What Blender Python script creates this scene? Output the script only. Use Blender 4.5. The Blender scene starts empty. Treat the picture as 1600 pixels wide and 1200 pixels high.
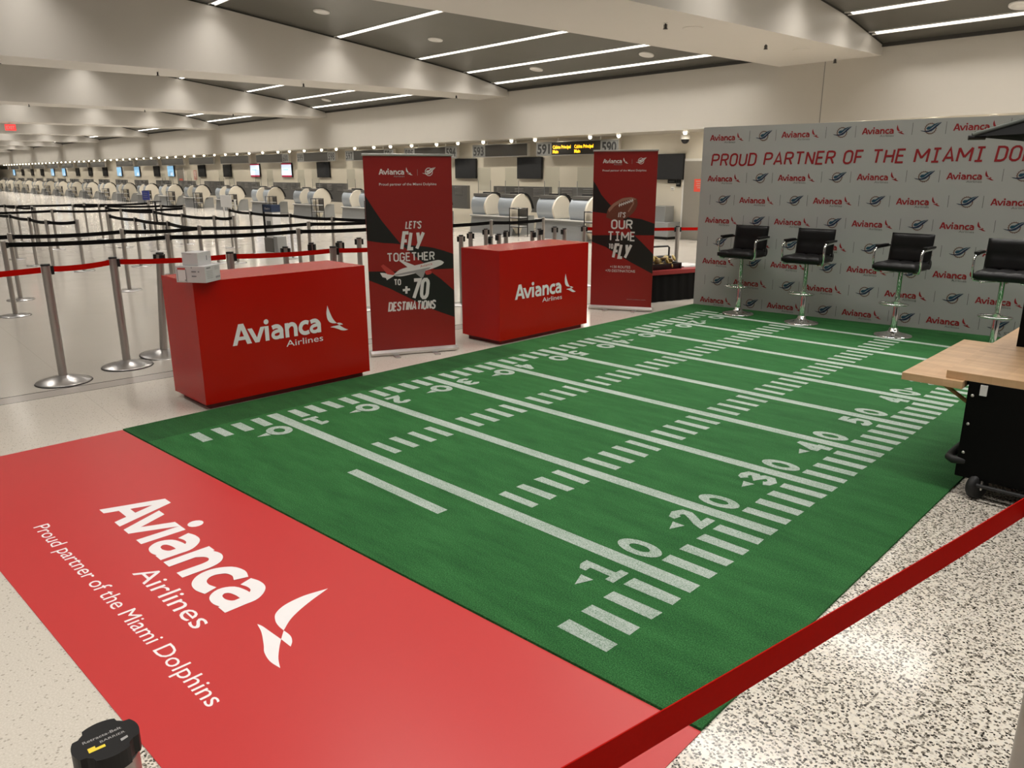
import bpy, math, random
from mathutils import Vector, Matrix

random.seed(7)
sc = bpy.context.scene
COL = sc.collection
PI = math.pi

# ------------------------------------------------------------------ camera
RIGHT = Vector((0.71857415, 0.69544688, -0.0021961))
UP = Vector((-0.18316116, 0.19229667, 0.96409231))
FWD = Vector((-0.67089729, 0.69236958, -0.26555828))
cam_d = bpy.data.cameras.new('camera')
cam = bpy.data.objects.new('camera', cam_d)
COL.objects.link(cam)
M = Matrix.Identity(4)
for i in range(3):
    M[i][0] = RIGHT[i]
    M[i][1] = UP[i]
    M[i][2] = -FWD[i]
M.translation = Vector((5.38875, -2.82937, 1.85))
cam.matrix_world = M
cam_d.sensor_width = 36
cam_d.lens = 36 * 1198.27 / 1600
cam_d.clip_start = 0.02
cam_d.clip_end = 400
sc.camera = cam

# ------------------------------------------------------------------ world, exposure
w = bpy.data.worlds.new('world')
sc.world = w
w.use_nodes = True
w.node_tree.nodes['Background'].inputs[0].default_value = (1.0, 0.95, 0.88, 1)
w.node_tree.nodes['Background'].inputs[1].default_value = 0.13
sc.view_settings.view_transform = 'Standard'
sc.view_settings.look = 'None'
sc.view_settings.gamma = 1
sc.view_settings.exposure = 0.0
sc.cycles.use_denoising = True
sc.cycles.max_bounces = 7
sc.cycles.sample_clamp_indirect = 4
STRIP_POWER = 4.0
DOWN_POWER = 150.0
LAMP_POWER = 14.0
LAMP_WATTS = 11.0

# ------------------------------------------------------------------ building frame: s along the counter wall, t away from the viewer
DL = math.radians(-4.5)
E1 = Vector((math.cos(DL), math.sin(DL), 0))
E2 = Vector((-math.sin(DL), math.cos(DL), 0))
B0 = Vector((-7, 15.3, 0))


def B(s, t, z=0.0):
    return B0 + E1 * s + E2 * t + Vector((0, 0, z))


BM = Matrix.Translation(B0) @ Matrix.Rotation(DL, 4, 'Z')


# ------------------------------------------------------------------ materials
def new_mat(name):
    m = bpy.data.materials.new(name)
    m.use_nodes = True
    nt = m.node_tree
    return m, nt, nt.nodes['Principled BSDF']


def node(nt, kind, **kw):
    n = nt.nodes.new(kind)
    for k, v in kw.items():
        setattr(n, k, v)
    return n


def link(nt, a, b):
    nt.links.new(a, b)


def mat(name, col, rough=0.5, metal=0.0, emit=0.0, var=0.06, scale=25.0, bump=0.0, spec=0.5, coat=0.0, ecol=None):
    m, nt, p = new_mat(name)
    c = (col[0], col[1], col[2], 1)
    p.inputs['Roughness'].default_value = rough
    p.inputs['Metallic'].default_value = metal
    p.inputs['Specular IOR Level'].default_value = spec
    p.inputs['Coat Weight'].default_value = coat
    tc = node(nt, 'ShaderNodeTexCoord')
    ns = node(nt, 'ShaderNodeTexNoise')
    ns.inputs['Scale'].default_value = scale
    ns.inputs['Detail'].default_value = 3
    link(nt, tc.outputs['Object'], ns.inputs['Vector'])
    mx = node(nt, 'ShaderNodeMix', data_type='RGBA')
    mx.inputs[6].default_value = tuple(min(1, v * (1 - var)) for v in col) + (1,)
    mx.inputs[7].default_value = tuple(min(1, v * (1 + var)) for v in col) + (1,)
    link(nt, ns.outputs['Fac'], mx.inputs[0])
    link(nt, mx.outputs[2], p.inputs['Base Color'])
    if bump:
        bp = node(nt, 'ShaderNodeBump')
        bp.inputs['Strength'].default_value = bump
        bp.inputs['Distance'].default_value = 0.01
        link(nt, ns.outputs['Fac'], bp.inputs['Height'])
        link(nt, bp.outputs[0], p.inputs['Normal'])
    if emit:
        p.inputs['Emission Color'].default_value = (ecol or col) + (1,) if len(ecol or col) == 3 else (ecol or col)
        p.inputs['Emission Strength'].default_value = emit
    return m


def math_node(nt, op, a, b=None, c=None):
    n = node(nt, 'ShaderNodeMath', operation=op)
    for i, v in enumerate((a, b, c)):
        if v is None:
            continue
        if isinstance(v, (int, float)):
            n.inputs[i].default_value = v
        else:
            link(nt, v, n.inputs[i])
    return n.outputs[0]


def floor_material():
    m, nt, p = new_mat('polished_terrazzo')
    tc = node(nt, 'ShaderNodeTexCoord')
    sep = node(nt, 'ShaderNodeSeparateXYZ')
    link(nt, tc.outputs['Object'], sep.inputs[0])
    sx, sy = sep.outputs[0], sep.outputs[1]          # building frame s, t

    def mixc(fac, a, b):
        n = node(nt, 'ShaderNodeMix', data_type='RGBA')
        link(nt, fac, n.inputs[0])
        for i, v in ((6, a), (7, b)):
            if isinstance(v, tuple):
                n.inputs[i].default_value = v + (1,)
            else:
                link(nt, v, n.inputs[i])
        return n.outputs[2]

    # cream terrazzo: soft mottling and sparse fine chips
    n1 = node(nt, 'ShaderNodeTexNoise'); n1.inputs['Scale'].default_value = 140; n1.inputs['Detail'].default_value = 4
    link(nt, tc.outputs['Object'], n1.inputs['Vector'])
    r1 = node(nt, 'ShaderNodeMapRange'); r1.inputs[1].default_value = 0.35; r1.inputs[2].default_value = 0.68
    link(nt, n1.outputs['Fac'], r1.inputs[0])
    cream = mixc(r1.outputs[0], (0.58, 0.53, 0.45), (0.68, 0.63, 0.55))
    v0 = node(nt, 'ShaderNodeTexVoronoi'); v0.inputs['Scale'].default_value = 90
    link(nt, tc.outputs['Object'], v0.inputs['Vector'])
    s0 = node(nt, 'ShaderNodeSeparateColor'); link(nt, v0.outputs['Color'], s0.inputs[0])
    ch = math_node(nt, 'MULTIPLY', math_node(nt, 'LESS_THAN', s0.outputs[0], 0.12), math_node(nt, 'LESS_THAN', v0.outputs['Distance'], 0.42))
    cream = mixc(math_node(nt, 'MULTIPLY', ch, 0.55), cream, (0.25, 0.22, 0.17))
    # speckled terrazzo: black and grey chips in an off-white ground
    v1 = node(nt, 'ShaderNodeTexVoronoi'); v1.inputs['Scale'].default_value = 108
    nd = node(nt, 'ShaderNodeTexNoise'); nd.inputs['Scale'].default_value = 120
    link(nt, tc.outputs['Object'], nd.inputs['Vector'])
    va = node(nt, 'ShaderNodeVectorMath', operation='MULTIPLY_ADD')
    link(nt, nd.outputs['Color'], va.inputs[0]); va.inputs[1].default_value = (0.012, 0.012, 0); link(nt, tc.outputs['Object'], va.inputs[2])
    link(nt, va.outputs[0], v1.inputs['Vector'])
    s1 = node(nt, 'ShaderNodeSeparateColor'); link(nt, v1.outputs['Color'], s1.inputs[0])
    rp = node(nt, 'ShaderNodeValToRGB')
    rp.color_ramp.interpolation = 'CONSTANT'
    e = rp.color_ramp.elements
    e[0].position = 0.0; e[0].color = (0.035, 0.03, 0.024, 1)
    e[1].position = 0.15; e[1].color = (0.13, 0.115, 0.09, 1)
    for pos, c in ((0.32, (0.27, 0.245, 0.20, 1)), (0.46, (0.45, 0.41, 0.35, 1)), (0.58, (0.70, 0.66, 0.58, 1)), (0.85, (0.62, 0.57, 0.50, 1))):
        x = e.new(pos); x.color = c
    link(nt, s1.outputs[0], rp.inputs[0])
    edge = math_node(nt, 'GREATER_THAN', v1.outputs['Distance'], 0.62)
    speck = mixc(edge, rp.outputs[0], (0.72, 0.66, 0.56))
    col = mixc(math_node(nt, 'GREATER_THAN', sx, 11.33), cream, speck)
    # the queue area beyond the strip is a greyer terrazzo
    grey = mixc(r1.outputs[0], (0.47, 0.43, 0.375), (0.54, 0.50, 0.44))
    col = mixc(math_node(nt, 'LESS_THAN', sx, 6.40), col, (0.44, 0.40, 0.36))
    col = mixc(math_node(nt, 'LESS_THAN', sx, 6.17), col, grey)
    for pos, wd in ((6.40, 0.006), (6.17, 0.01)):
        ln = math_node(nt, 'LESS_THAN', math_node(nt, 'ABSOLUTE', math_node(nt, 'SUBTRACT', sx, pos)), wd)
        col = mixc(ln, col, (0.06, 0.055, 0.05))
    # control joints
    for src, per, off in ((sx, 3.05, 0.9), (sy, 3.05, 0.4)):
        fr = math_node(nt, 'PINGPONG', math_node(nt, 'ADD', src, off), per / 2)
        ln = math_node(nt, 'LESS_THAN', fr, 0.004)
        col = mixc(math_node(nt, 'MULTIPLY', ln, 0.16), col, (0.2, 0.18, 0.15))
    link(nt, col, p.inputs['Base Color'])
    n2 = node(nt, 'ShaderNodeTexNoise'); n2.inputs['Scale'].default_value = 2.5; n2.inputs['Detail'].default_value = 4
    link(nt, tc.outputs['Object'], n2.inputs['Vector'])
    rr = node(nt, 'ShaderNodeMapRange'); rr.inputs[3].default_value = 0.11; rr.inputs[4].default_value = 0.19
    link(nt, n2.outputs['Fac'], rr.inputs[0]); link(nt, rr.outputs[0], p.inputs['Roughness'])
    bp = node(nt, 'ShaderNodeBump'); bp.inputs['Strength'].default_value = 0.004; bp.inputs['Distance'].default_value = 0.02
    n3 = node(nt, 'ShaderNodeTexNoise'); n3.inputs['Scale'].default_value = 3; n3.inputs['Detail'].default_value = 0
    link(nt, tc.outputs['Object'], n3.inputs['Vector'])
    link(nt, n3.outputs['Fac'], bp.inputs['Height']); link(nt, bp.outputs[0], p.inputs['Normal'])
    p.inputs['Specular IOR Level'].default_value = 0.6
    return m


def turf_material(name, a, b, c):
    m, nt, p = new_mat(name)
    tc = node(nt, 'ShaderNodeTexCoord')
    n1 = node(nt, 'ShaderNodeTexNoise'); n1.inputs['Scale'].default_value = 170; n1.inputs['Detail'].default_value = 5; n1.inputs['Roughness'].default_value = 0.7
    n2 = node(nt, 'ShaderNodeTexNoise'); n2.inputs['Scale'].default_value = 2.2; n2.inputs['Detail'].default_value = 6; n2.inputs['Roughness'].default_value = 0.65
    link(nt, tc.outputs['Object'], n1.inputs['Vector'])
    mp = node(nt, 'ShaderNodeMapping'); mp.inputs['Scale'].default_value = (1.0, 4.0, 1)
    link(nt, tc.outputs['Object'], mp.inputs[0]); link(nt, mp.outputs[0], n2.inputs['Vector'])
    f = math_node(nt, 'ADD', math_node(nt, 'MULTIPLY', n1.outputs['Fac'], 0.95), math_node(nt, 'MULTIPLY', n2.outputs['Fac'], 0.24))
    rp = node(nt, 'ShaderNodeValToRGB')
    e = rp.color_ramp.elements
    e[0].position = 0.46; e[0].color = a + (1,)
    e[1].position = 0.74; e[1].color = c + (1,)
    x = e.new(0.595); x.color = b + (1,)
    link(nt, f, rp.inputs[0]); link(nt, rp.outputs[0], p.inputs['Base Color'])
    bp = node(nt, 'ShaderNodeBump'); bp.inputs['Strength'].default_value = 0.8; bp.inputs['Distance'].default_value = 0.012
    link(nt, n1.outputs['Fac'], bp.inputs['Height']); link(nt, bp.outputs[0], p.inputs['Normal'])
    p.inputs['Roughness'].default_value = 0.75
    p.inputs['Specular IOR Level'].default_value = 0.25
    return m


def wood_material(name):
    m, nt, p = new_mat(name)
    tc = node(nt, 'ShaderNodeTexCoord')
    mp = node(nt, 'ShaderNodeMapping'); mp.inputs['Scale'].default_value = (1, 9, 9)
    mp.inputs['Rotation'].default_value = (0, 0, PI / 2)
    link(nt, tc.outputs['Object'], mp.inputs[0])
    n1 = node(nt, 'ShaderNodeTexNoise'); n1.inputs['Scale'].default_value = 1.6; n1.inputs['Detail'].default_value = 8; n1.inputs['Distortion'].default_value = 0.6
    link(nt, mp.outputs[0], n1.inputs['Vector'])
    br = node(nt, 'ShaderNodeTexBrick')
    mb = node(nt, 'ShaderNodeMapping'); mb.inputs['Rotation'].default_value = (0, 0, PI / 2)
    link(nt, tc.outputs['Object'], mb.inputs[0]); link(nt, mb.outputs[0], br.inputs['Vector'])
    br.inputs['Scale'].default_value = 2.2
    br.inputs['Mortar Size'].default_value = 0.001
    br.inputs['Color1'].default_value = (0.72, 0.47, 0.26, 1); br.inputs['Color2'].default_value = (0.55, 0.33, 0.16, 1)
    br.inputs['Mortar'].default_value = (0.45, 0.27, 0.13, 1)
    br.inputs['Brick Width'].default_value = 0.9; br.inputs['Row Height'].default_value = 0.13
    rp = node(nt, 'ShaderNodeValToRGB')
    rp.color_ramp.elements[0].position = 0.32; rp.color_ramp.elements[0].color = (0.50, 0.30, 0.15, 1)
    rp.color_ramp.elements[1].position = 0.72; rp.color_ramp.elements[1].color = (0.80, 0.55, 0.32, 1)
    link(nt, n1.outputs['Fac'], rp.inputs[0])
    mx = node(nt, 'ShaderNodeMix', data_type='RGBA'); mx.inputs[0].default_value = 0.4
    link(nt, rp.outputs[0], mx.inputs[6]); link(nt, br.outputs[0], mx.inputs[7])
    link(nt, mx.outputs[2], p.inputs['Base Color'])
    p.inputs['Roughness'].default_value = 0.35
    return m


def glass_material(name):
    m, nt, p = new_mat(name)
    out = [n for n in nt.nodes if n.type == 'OUTPUT_MATERIAL'][0]
    tr = node(nt, 'ShaderNodeBsdfTransparent'); tr.inputs[0].default_value = (0.93, 0.94, 0.93, 1)
    gl = node(nt, 'ShaderNodeBsdfGlossy'); gl.inputs['Roughness'].default_value = 0.05
    mx = node(nt, 'ShaderNodeMixShader'); mx.inputs[0].default_value = 0.06
    link(nt, tr.outputs[0], mx.inputs[1]); link(nt, gl.outputs[0], mx.inputs[2]); link(nt, mx.outputs[0], out.inputs[0])
    return m


MT = {}
MT['floor'] = floor_material()
MT['wall'] = mat('cream_wall_paint', (0.68, 0.63, 0.53), 0.55, var=0.02, scale=3)
MT['fascia'] = mat('off_white_fascia_paint', (0.46, 0.43, 0.375), 0.5, var=0.02, scale=2)
MT['beam'] = mat('off_white_beam_paint', (0.56, 0.53, 0.48), 0.45, var=0.02, scale=2)
MT['ceil'] = mat('brushed_grey_ceiling_panel', (0.105, 0.10, 0.085), 0.36, metal=0.5, var=0.08, scale=1.5)
MT['reveal'] = mat('dark_shadow_gap', (0.03, 0.028, 0.024), 0.7)
MT['strip'] = mat('lit_light_diffuser', (1.0, 0.93, 0.82), 0.4, emit=STRIP_POWER, ecol=(1.0, 0.96, 0.90))
MT['lamp'] = mat('lit_lamp_glass', (1.0, 0.9, 0.72), 0.3, emit=LAMP_POWER, ecol=(1.0, 0.88, 0.66))
MT['white_trim'] = mat('white_enamel', (0.78, 0.76, 0.72), 0.4, var=0.02)
MT['turf'] = turf_material('green_artificial_turf', (0.008, 0.062, 0.016), (0.021, 0.142, 0.030), (0.068, 0.27, 0.078))
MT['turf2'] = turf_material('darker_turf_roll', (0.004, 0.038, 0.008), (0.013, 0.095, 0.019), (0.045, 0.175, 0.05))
MT['paint'] = turf_material('white_turf_paint', (0.16, 0.30, 0.17), (0.46, 0.55, 0.48), (0.66, 0.72, 0.67))
MT['mat_red'] = mat('red_vinyl_mat', (0.54, 0.038, 0.038), 0.34, var=0.03, scale=2, spec=0.6)
MT['vinyl_white'] = mat('white_vinyl_print', (0.86, 0.83, 0.82), 0.4, var=0.02)
MT['counter_red'] = mat('red_laminate', (0.45, 0.004, 0.001), 0.24, var=0.02, scale=4, spec=0.32)
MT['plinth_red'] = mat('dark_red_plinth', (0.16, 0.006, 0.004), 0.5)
MT['banner_red'] = mat('matte_red_banner_print', (0.27, 0.010, 0.007), 0.42, var=0.04, scale=3)
MT['banner_black'] = mat('black_banner_print', (0.010, 0.008, 0.007), 0.42)
MT['print_white'] = mat('white_banner_print', (0.72, 0.68, 0.65), 0.45, var=0.02)
MT['print_grey'] = mat('grey_banner_print', (0.34, 0.32, 0.31), 0.5)
MT['plane_red'] = mat('red_airliner_print', (0.50, 0.05, 0.04), 0.45)
MT['ball_brown'] = mat('brown_football_print', (0.16, 0.045, 0.025), 0.45, var=0.2, scale=60)
MT['ball_light'] = mat('tan_football_highlight', (0.33, 0.16, 0.11), 0.45)
MT['board'] = mat('pale_grey_backdrop_fabric', (0.40, 0.395, 0.375), 0.6, var=0.02, scale=2)
MT['board_red'] = mat('red_backdrop_print', (0.29, 0.008, 0.012), 0.6, var=0.02)
MT['board_grey'] = mat('grey_backdrop_print', (0.13, 0.125, 0.12), 0.6)
MT['navy'] = mat('navy_emblem_print', (0.008, 0.022, 0.06), 0.6)
MT['teal'] = mat('teal_emblem_print', (0.008, 0.055, 0.095), 0.6)
MT['orange'] = mat('rust_orange_emblem_print', (0.13, 0.06, 0.035), 0.6)
MT['alu'] = mat('brushed_aluminium', (0.62, 0.60, 0.57), 0.32, metal=0.85, var=0.05, scale=40)
MT['steel'] = mat('satin_stanchion_steel', (0.40, 0.375, 0.345), 0.34, metal=0.75, var=0.05, scale=30)
MT['steel_base'] = mat('polished_steel_base', (0.52, 0.50, 0.485), 0.30, metal=1.0, var=0.03)
MT['chrome'] = mat('bright_chrome', (0.78, 0.77, 0.75), 0.07, metal=1.0, var=0.01)
MT['black'] = mat('black_plastic', (0.008, 0.0075, 0.0075), 0.42, var=0.1, spec=0.35)
MT['black_belt'] = mat('black_belt_webbing', (0.004, 0.0035, 0.0035), 0.8, var=0.2, spec=0.15, scale=200)
MT['red_belt'] = mat('red_belt_webbing', (0.43, 0.004, 0.001), 0.7, var=0.10, spec=0.05, scale=120)
MT['leather'] = mat('black_faux_leather', (0.006, 0.0055, 0.0055), 0.42, var=0.2, scale=90, bump=0.08, spec=0.3)
MT['wood'] = wood_material('butcher_block_wood')
MT['wood_edge'] = mat('butcher_block_edge', (0.42, 0.23, 0.09), 0.45, var=0.25, scale=30)
MT['cart_black'] = mat('black_cart_paint', (0.002, 0.002, 0.002), 0.6, spec=0.12)
MT['rubber'] = mat('black_rubber', (0.012, 0.012, 0.012), 0.6)
MT['canopy'] = mat('black_canopy_fabric', (0.004, 0.004, 0.004), 0.9, spec=0.08)
MT['canopy_edge'] = mat('grey_canopy_valance', (0.11, 0.12, 0.10), 0.7)
MT['grey_panel'] = mat('grey_counter_laminate', (0.27, 0.275, 0.27), 0.35, metal=0.25, var=0.04, scale=8)
MT['grey_blue'] = mat('blue_grey_console_face', (0.30, 0.33, 0.35), 0.35, metal=0.2, var=0.03)
MT['cheek'] = mat('cream_console_side', (0.58, 0.53, 0.43), 0.4, var=0.03)
MT['dark_panel'] = mat('dark_grey_panel', (0.10, 0.095, 0.085), 0.45)
MT['screen'] = mat('dark_screen_glass', (0.035, 0.036, 0.038), 0.18, var=0.02)
MT['screen_blue'] = mat('lit_blue_screen', (0.2, 0.4, 0.6), 0.3, emit=0.75, ecol=(0.30, 0.58, 0.85))
MT['screen_white'] = mat('lit_white_screen', (0.6, 0.7, 0.85), 0.3, emit=0.85, ecol=(0.70, 0.80, 0.98))
MT['screen_red'] = mat('lit_red_screen_band', (0.4, 0.02, 0.05), 0.3, emit=0.4, ecol=(0.55, 0.03, 0.08))
MT['led'] = mat('lit_amber_led', (1.0, 0.5, 0.02), 0.4, emit=2.2, ecol=(1.0, 0.52, 0.015))
MT['sign_grey'] = mat('grey_number_tile', (0.15, 0.15, 0.145), 0.4)
MT['sign_dark'] = mat('dark_sign_display', (0.022, 0.019, 0.015), 0.45, spec=0.2)
MT['door'] = mat('grey_door_paint', (0.25, 0.23, 0.20), 0.45, var=0.03)
MT['poster_red'] = mat('red_notice_paper', (0.75, 0.08, 0.05), 0.5)
MT['poster_pink'] = mat('pink_notice_paper', (0.62, 0.30, 0.24), 0.5)
MT['exit_red'] = mat('lit_red_exit_sign', (0.9, 0.05, 0.05), 0.4, emit=1.0, ecol=(0.9, 0.06, 0.06))
MT['box_white'] = mat('white_carton', (0.58, 0.57, 0.56), 0.5, var=0.03)
MT['box_grey'] = mat('grey_carton_print', (0.19, 0.19, 0.20), 0.5)
MT['paper'] = mat('white_paper', (0.74, 0.73, 0.71), 0.6)
MT['blue'] = mat('blue_sign_face', (0.03, 0.045, 0.27), 0.4)
MT['cloth_black'] = mat('black_table_cloth', (0.004, 0.0035, 0.003), 0.85, spec=0.15, var=0.25, scale=8, bump=0.2)
MT['cloth_red'] = mat('red_table_runner', (0.25, 0.012, 0.010), 0.6)
MT['snack'] = mat('yellow_snack_bag', (0.40, 0.29, 0.08), 0.45, var=0.4, scale=25)
MT['snack2'] = mat('brown_snack_bag', (0.20, 0.13, 0.05), 0.45, var=0.35, scale=25)
MT['yellow'] = mat('yellow_cap_mark', (0.80, 0.60, 0.04), 0.5)
MT['glass'] = glass_material('clear_acrylic')
MT['rubber_grey'] = mat('grey_label_ink', (0.35, 0.34, 0.33), 0.5)


# ------------------------------------------------------------------ mesh builder
class MB:
    def __init__(self):
        self.v, self.f, self.m, self.s, self.mats = [], [], [], [], []

    def mi(self, mt):
        if mt not in self.mats:
            self.mats.append(mt)
        return self.mats.index(mt)

    def add(self, vs, fs, mt, smooth=False, T=None):
        o = len(self.v)
        k = self.mi(mt)
        for p in vs:
            p = Vector(p)
            self.v.append(tuple(T @ p) if T is not None else tuple(p))
        for f in fs:
            self.f.append([i + o for i in f])
            self.m.append(k)
            self.s.append(smooth)
        return self

    def box(self, lo, hi, mt, T=None):
        x0, y0, z0 = lo
        x1, y1, z1 = hi
        vs = [(x0, y0, z0), (x1, y0, z0), (x1, y1, z0), (x0, y1, z0), (x0, y0, z1), (x1, y0, z1), (x1, y1, z1), (x0, y1, z1)]
        fs = [(0, 3, 2, 1), (4, 5, 6, 7), (0, 1, 5, 4), (1, 2, 6, 5), (2, 3, 7, 6), (3, 0, 4, 7)]
        return self.add(vs, fs, mt, False, T)

    def lathe(self, prof, mt, n=28, T=None, smooth=True, cap=True):
        vs, fs = [], []
        for r, z in prof:
            for i in range(n):
                a = 2 * PI * i / n
                vs.append((r * math.cos(a), r * math.sin(a), z))
        for j in range(len(prof) - 1):
            for i in range(n):
                fs.append((j * n + i, j * n + (i + 1) % n, (j + 1) * n + (i + 1) % n, (j + 1) * n + i))
        self.add(vs, fs, mt, smooth, T)
        if cap:
            k = len(prof) - 1
            self.add([vs[i] for i in range(n)][::-1], [tuple(range(n))], mt, False, T)
            self.add([vs[k * n + i] for i in range(n)], [tuple(range(n))], mt, False, T)
        return self

    def tube(self, pts, r, mt, n=10, closed=False, T=None, flat=1.0):
        pts = [Vector(p) for p in pts]
        N = len(pts)
        vs, fs = [], []
        prev = None
        for i, p in enumerate(pts):
            a = pts[(i - 1) % N] if (closed or i > 0) else p
            b = pts[(i + 1) % N] if (closed or i < N - 1) else p
            d = (b - a).normalized()
            if prev is None:
                up = Vector((0, 0, 1)) if abs(d.z) < 0.9 else Vector((1, 0, 0))
                x = d.cross(up).normalized()
            else:
                x = (prev - d * prev.dot(d)).normalized()
            prev = x
            y = d.cross(x)
            for k in range(n):
                an = 2 * PI * k / n
                vs.append(p + x * (r * math.cos(an)) + y * (r * flat * math.sin(an)))
        for i in range(N if closed else N - 1):
            j = (i + 1) % N
            for k in range(n):
                fs.append((i * n + k, i * n + (k + 1) % n, j * n + (k + 1) % n, j * n + k))
        self.add(vs, fs, mt, True, T)
        if not closed:
            self.add(vs[:n][::-1], [tuple(range(n))], mt, False, T)
            self.add(vs[-n:], [tuple(range(n))], mt, False, T)
        return self

    def prism(self, poly, axis, a, b, mt, T=None, smooth=False):
        """poly in the two other axes (in xyz order), extruded along axis from a to b"""
        def P(p, h):
            q = list(p)
            q.insert(axis, h)
            return tuple(q)
        n = len(poly)
        lo = [P(p, a) for p in poly]
        hi = [P(p, b) for p in poly]
        self.add(lo + hi, [(i, (i + 1) % n, n + (i + 1) % n, n + i) for i in range(n)], mt, smooth, T)
        self.add(lo, [tuple(range(n))[::-1]], mt, False, T)
        self.add(hi, [tuple(range(n))], mt, False, T)
        return self

    def flat(self, polys, O, ex, ey, mt, h=0.0, step=0.0):
        O, ex, ey = Vector(O), Vector(ex), Vector(ey)
        nz = ex.cross(ey).normalized()
        for k, poly in enumerate(polys):
            vs = [O + ex * p[0] + ey * p[1] + nz * (h + step * k) for p in poly]
            self.add(vs, [tuple(range(len(vs)))], mt)
        return self

    def text(self, body, O, ex, ey, x, y, width, cap, mt, bold=0.0, shear=0.0, h=0.0015, rot=0.0):
        vs, fs, wd, ch = text_mesh(body, bold, shear)
        O, ex, ey = Vector(O), Vector(ex), Vector(ey)
        nz = ex.cross(ey).normalized()
        cr, sr = math.cos(rot), math.sin(rot)
        k1, k2 = width / wd, cap / ch
        out = []
        for a, b in vs:
            a, b = a * k1, b * k2
            out.append(O + ex * (x + a * cr - b * sr) + ey * (y + a * sr + b * cr) + nz * h)
        return self.add(out, fs, mt)

    def mesh(self, name):
        me = bpy.data.meshes.new(name)
        me.from_pydata(self.v, [], self.f)
        for mt in self.mats:
            me.materials.append(mt)
        me.polygons.foreach_set('material_index', self.m)
        me.polygons.foreach_set('use_smooth', self.s)
        me.update()
        return me

    def obj(self, name, parent=None, bevel=0.0, M=None):
        return place(self.mesh(name), name, parent, bevel, M)


def place(me, name, parent=None, bevel=0.0, M=None):
    o = bpy.data.objects.new(name, me)
    COL.objects.link(o)
    if parent is not None:
        o.parent = parent
    if M is not None:
        o.matrix_local = M
    if bevel:
        b = o.modifiers.new('bevel', 'BEVEL')
        b.width = bevel
        b.segments = 2
        b.limit_method = 'ANGLE'
    return o


_text = {}


def text_mesh(body, bold, shear):
    key = (body, bold, shear)
    if key in _text:
        return _text[key]

    def raw(s):
        cu = bpy.data.curves.new('lettering', 'FONT')
        cu.body = s
        cu.size = 1
        cu.offset = bold
        cu.shear = shear
        cu.resolution_u = 3
        cu.fill_mode = 'FRONT'
        o = bpy.data.objects.new('lettering', cu)
        COL.objects.link(o)
        dg = bpy.context.evaluated_depsgraph_get()
        me = bpy.data.meshes.new_from_object(o.evaluated_get(dg))
        vs = [(v.co.x, v.co.y) for v in me.vertices]
        fs = [tuple(p.vertices) for p in me.polygons]
        bpy.data.objects.remove(o)
        bpy.data.curves.remove(cu)
        bpy.data.meshes.remove(me)
        return vs, fs
    hk = ('H', bold, 0.0)
    if key != hk and hk not in _text:
        text_mesh('H', bold, 0.0)
    vs, fs = raw(body)
    x0 = min(v[0] for v in vs)
    x1 = max(v[0] for v in vs)
    vs = [(v[0] - x0, v[1]) for v in vs]
    ch = max(v[1] for v in vs) if key == hk else _text[hk][3]
    _text[key] = (vs, fs, x1 - x0, ch)
    return _text[key]


def tag(o, label, cat, group=None, kind=None):
    o['label'] = label
    o['category'] = cat
    if group:
        o['group'] = group
    if kind:
        o['kind'] = kind
    return o


def thing(name, label, cat, loc=(0, 0, 0), rz=0.0, group=None):
    o = bpy.data.objects.new(name, None)
    COL.objects.link(o)
    o.empty_display_size = 0.1
    o.location = loc
    o.rotation_euler = (0, 0, rz)
    return tag(o, label, cat, group)


def structure(o):
    o['kind'] = 'structure'
    return o


ORD = ['first', 'second', 'third', 'fourth', 'fifth', 'sixth', 'seventh', 'eighth', 'ninth', 'tenth', 'eleventh', 'twelfth',
       'thirteenth', 'fourteenth', 'fifteenth', 'sixteenth', 'seventeenth', 'eighteenth', 'nineteenth', 'twentieth',
       'twenty-first', 'twenty-second', 'twenty-third', 'twenty-fourth', 'twenty-fifth']


def smooth_poly(pts, corners, n=5):
    """Catmull-Rom through pts, broken at the corner indices"""
    N = len(pts)
    out = []
    for i in range(N):
        p1, p2 = pts[i], pts[(i + 1) % N]
        p0 = pts[i - 1] if i not in corners else (2 * p1[0] - p2[0], 2 * p1[1] - p2[1])
        j = (i + 1) % N
        p3 = pts[(i + 2) % N] if j not in corners else (2 * p2[0] - p1[0], 2 * p2[1] - p1[1])
        for k in range(n):
            t = k / n
            q = []
            for a in (0, 1):
                q.append(0.5 * (2 * p1[a] + (p2[a] - p0[a]) * t + (2 * p0[a] - 5 * p1[a] + 4 * p2[a] - p3[a]) * t * t
                                + (3 * p1[a] - p0[a] - 3 * p2[a] + p3[a]) * t ** 3))
            out.append(tuple(q))
    return out


def stroke_polys(pts, wd):
    """thick polyline as quads with mitred joints"""
    n = len(pts)
    L, R = [], []
    loop = math.dist(pts[0], pts[-1]) < 1e-6
    for i in range(n):
        a = pts[max(i - 1, 0)]
        b = pts[min(i + 1, n - 1)]
        p = pts[i]
        if loop and i == 0:
            a = pts[-2]
        if loop and i == n - 1:
            b = pts[1]
        if loop or 0 < i < n - 1:
            d1 = Vector((p[0] - a[0], p[1] - a[1])).normalized()
            d2 = Vector((b[0] - p[0], b[1] - p[1])).normalized()
            n1 = Vector((-d1.y, d1.x)); n2 = Vector((-d2.y, d2.x))
            m = (n1 + n2)
            if m.length < 0.3:
                m = n1
            m.normalize()
            k = min(1 / max(m.dot(n1), 0.4), 2)
            off = m * (wd / 2 * k)
        else:
            d = Vector((b[0] - a[0], b[1] - a[1])).normalized()
            off = Vector((-d.y, d.x)) * (wd / 2)
        L.append((p[0] + off.x, p[1] + off.y))
        R.append((p[0] - off.x, p[1] - off.y))
    return [[R[i], R[i + 1], L[i + 1], L[i]] for i in range(n - 1)]


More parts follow.
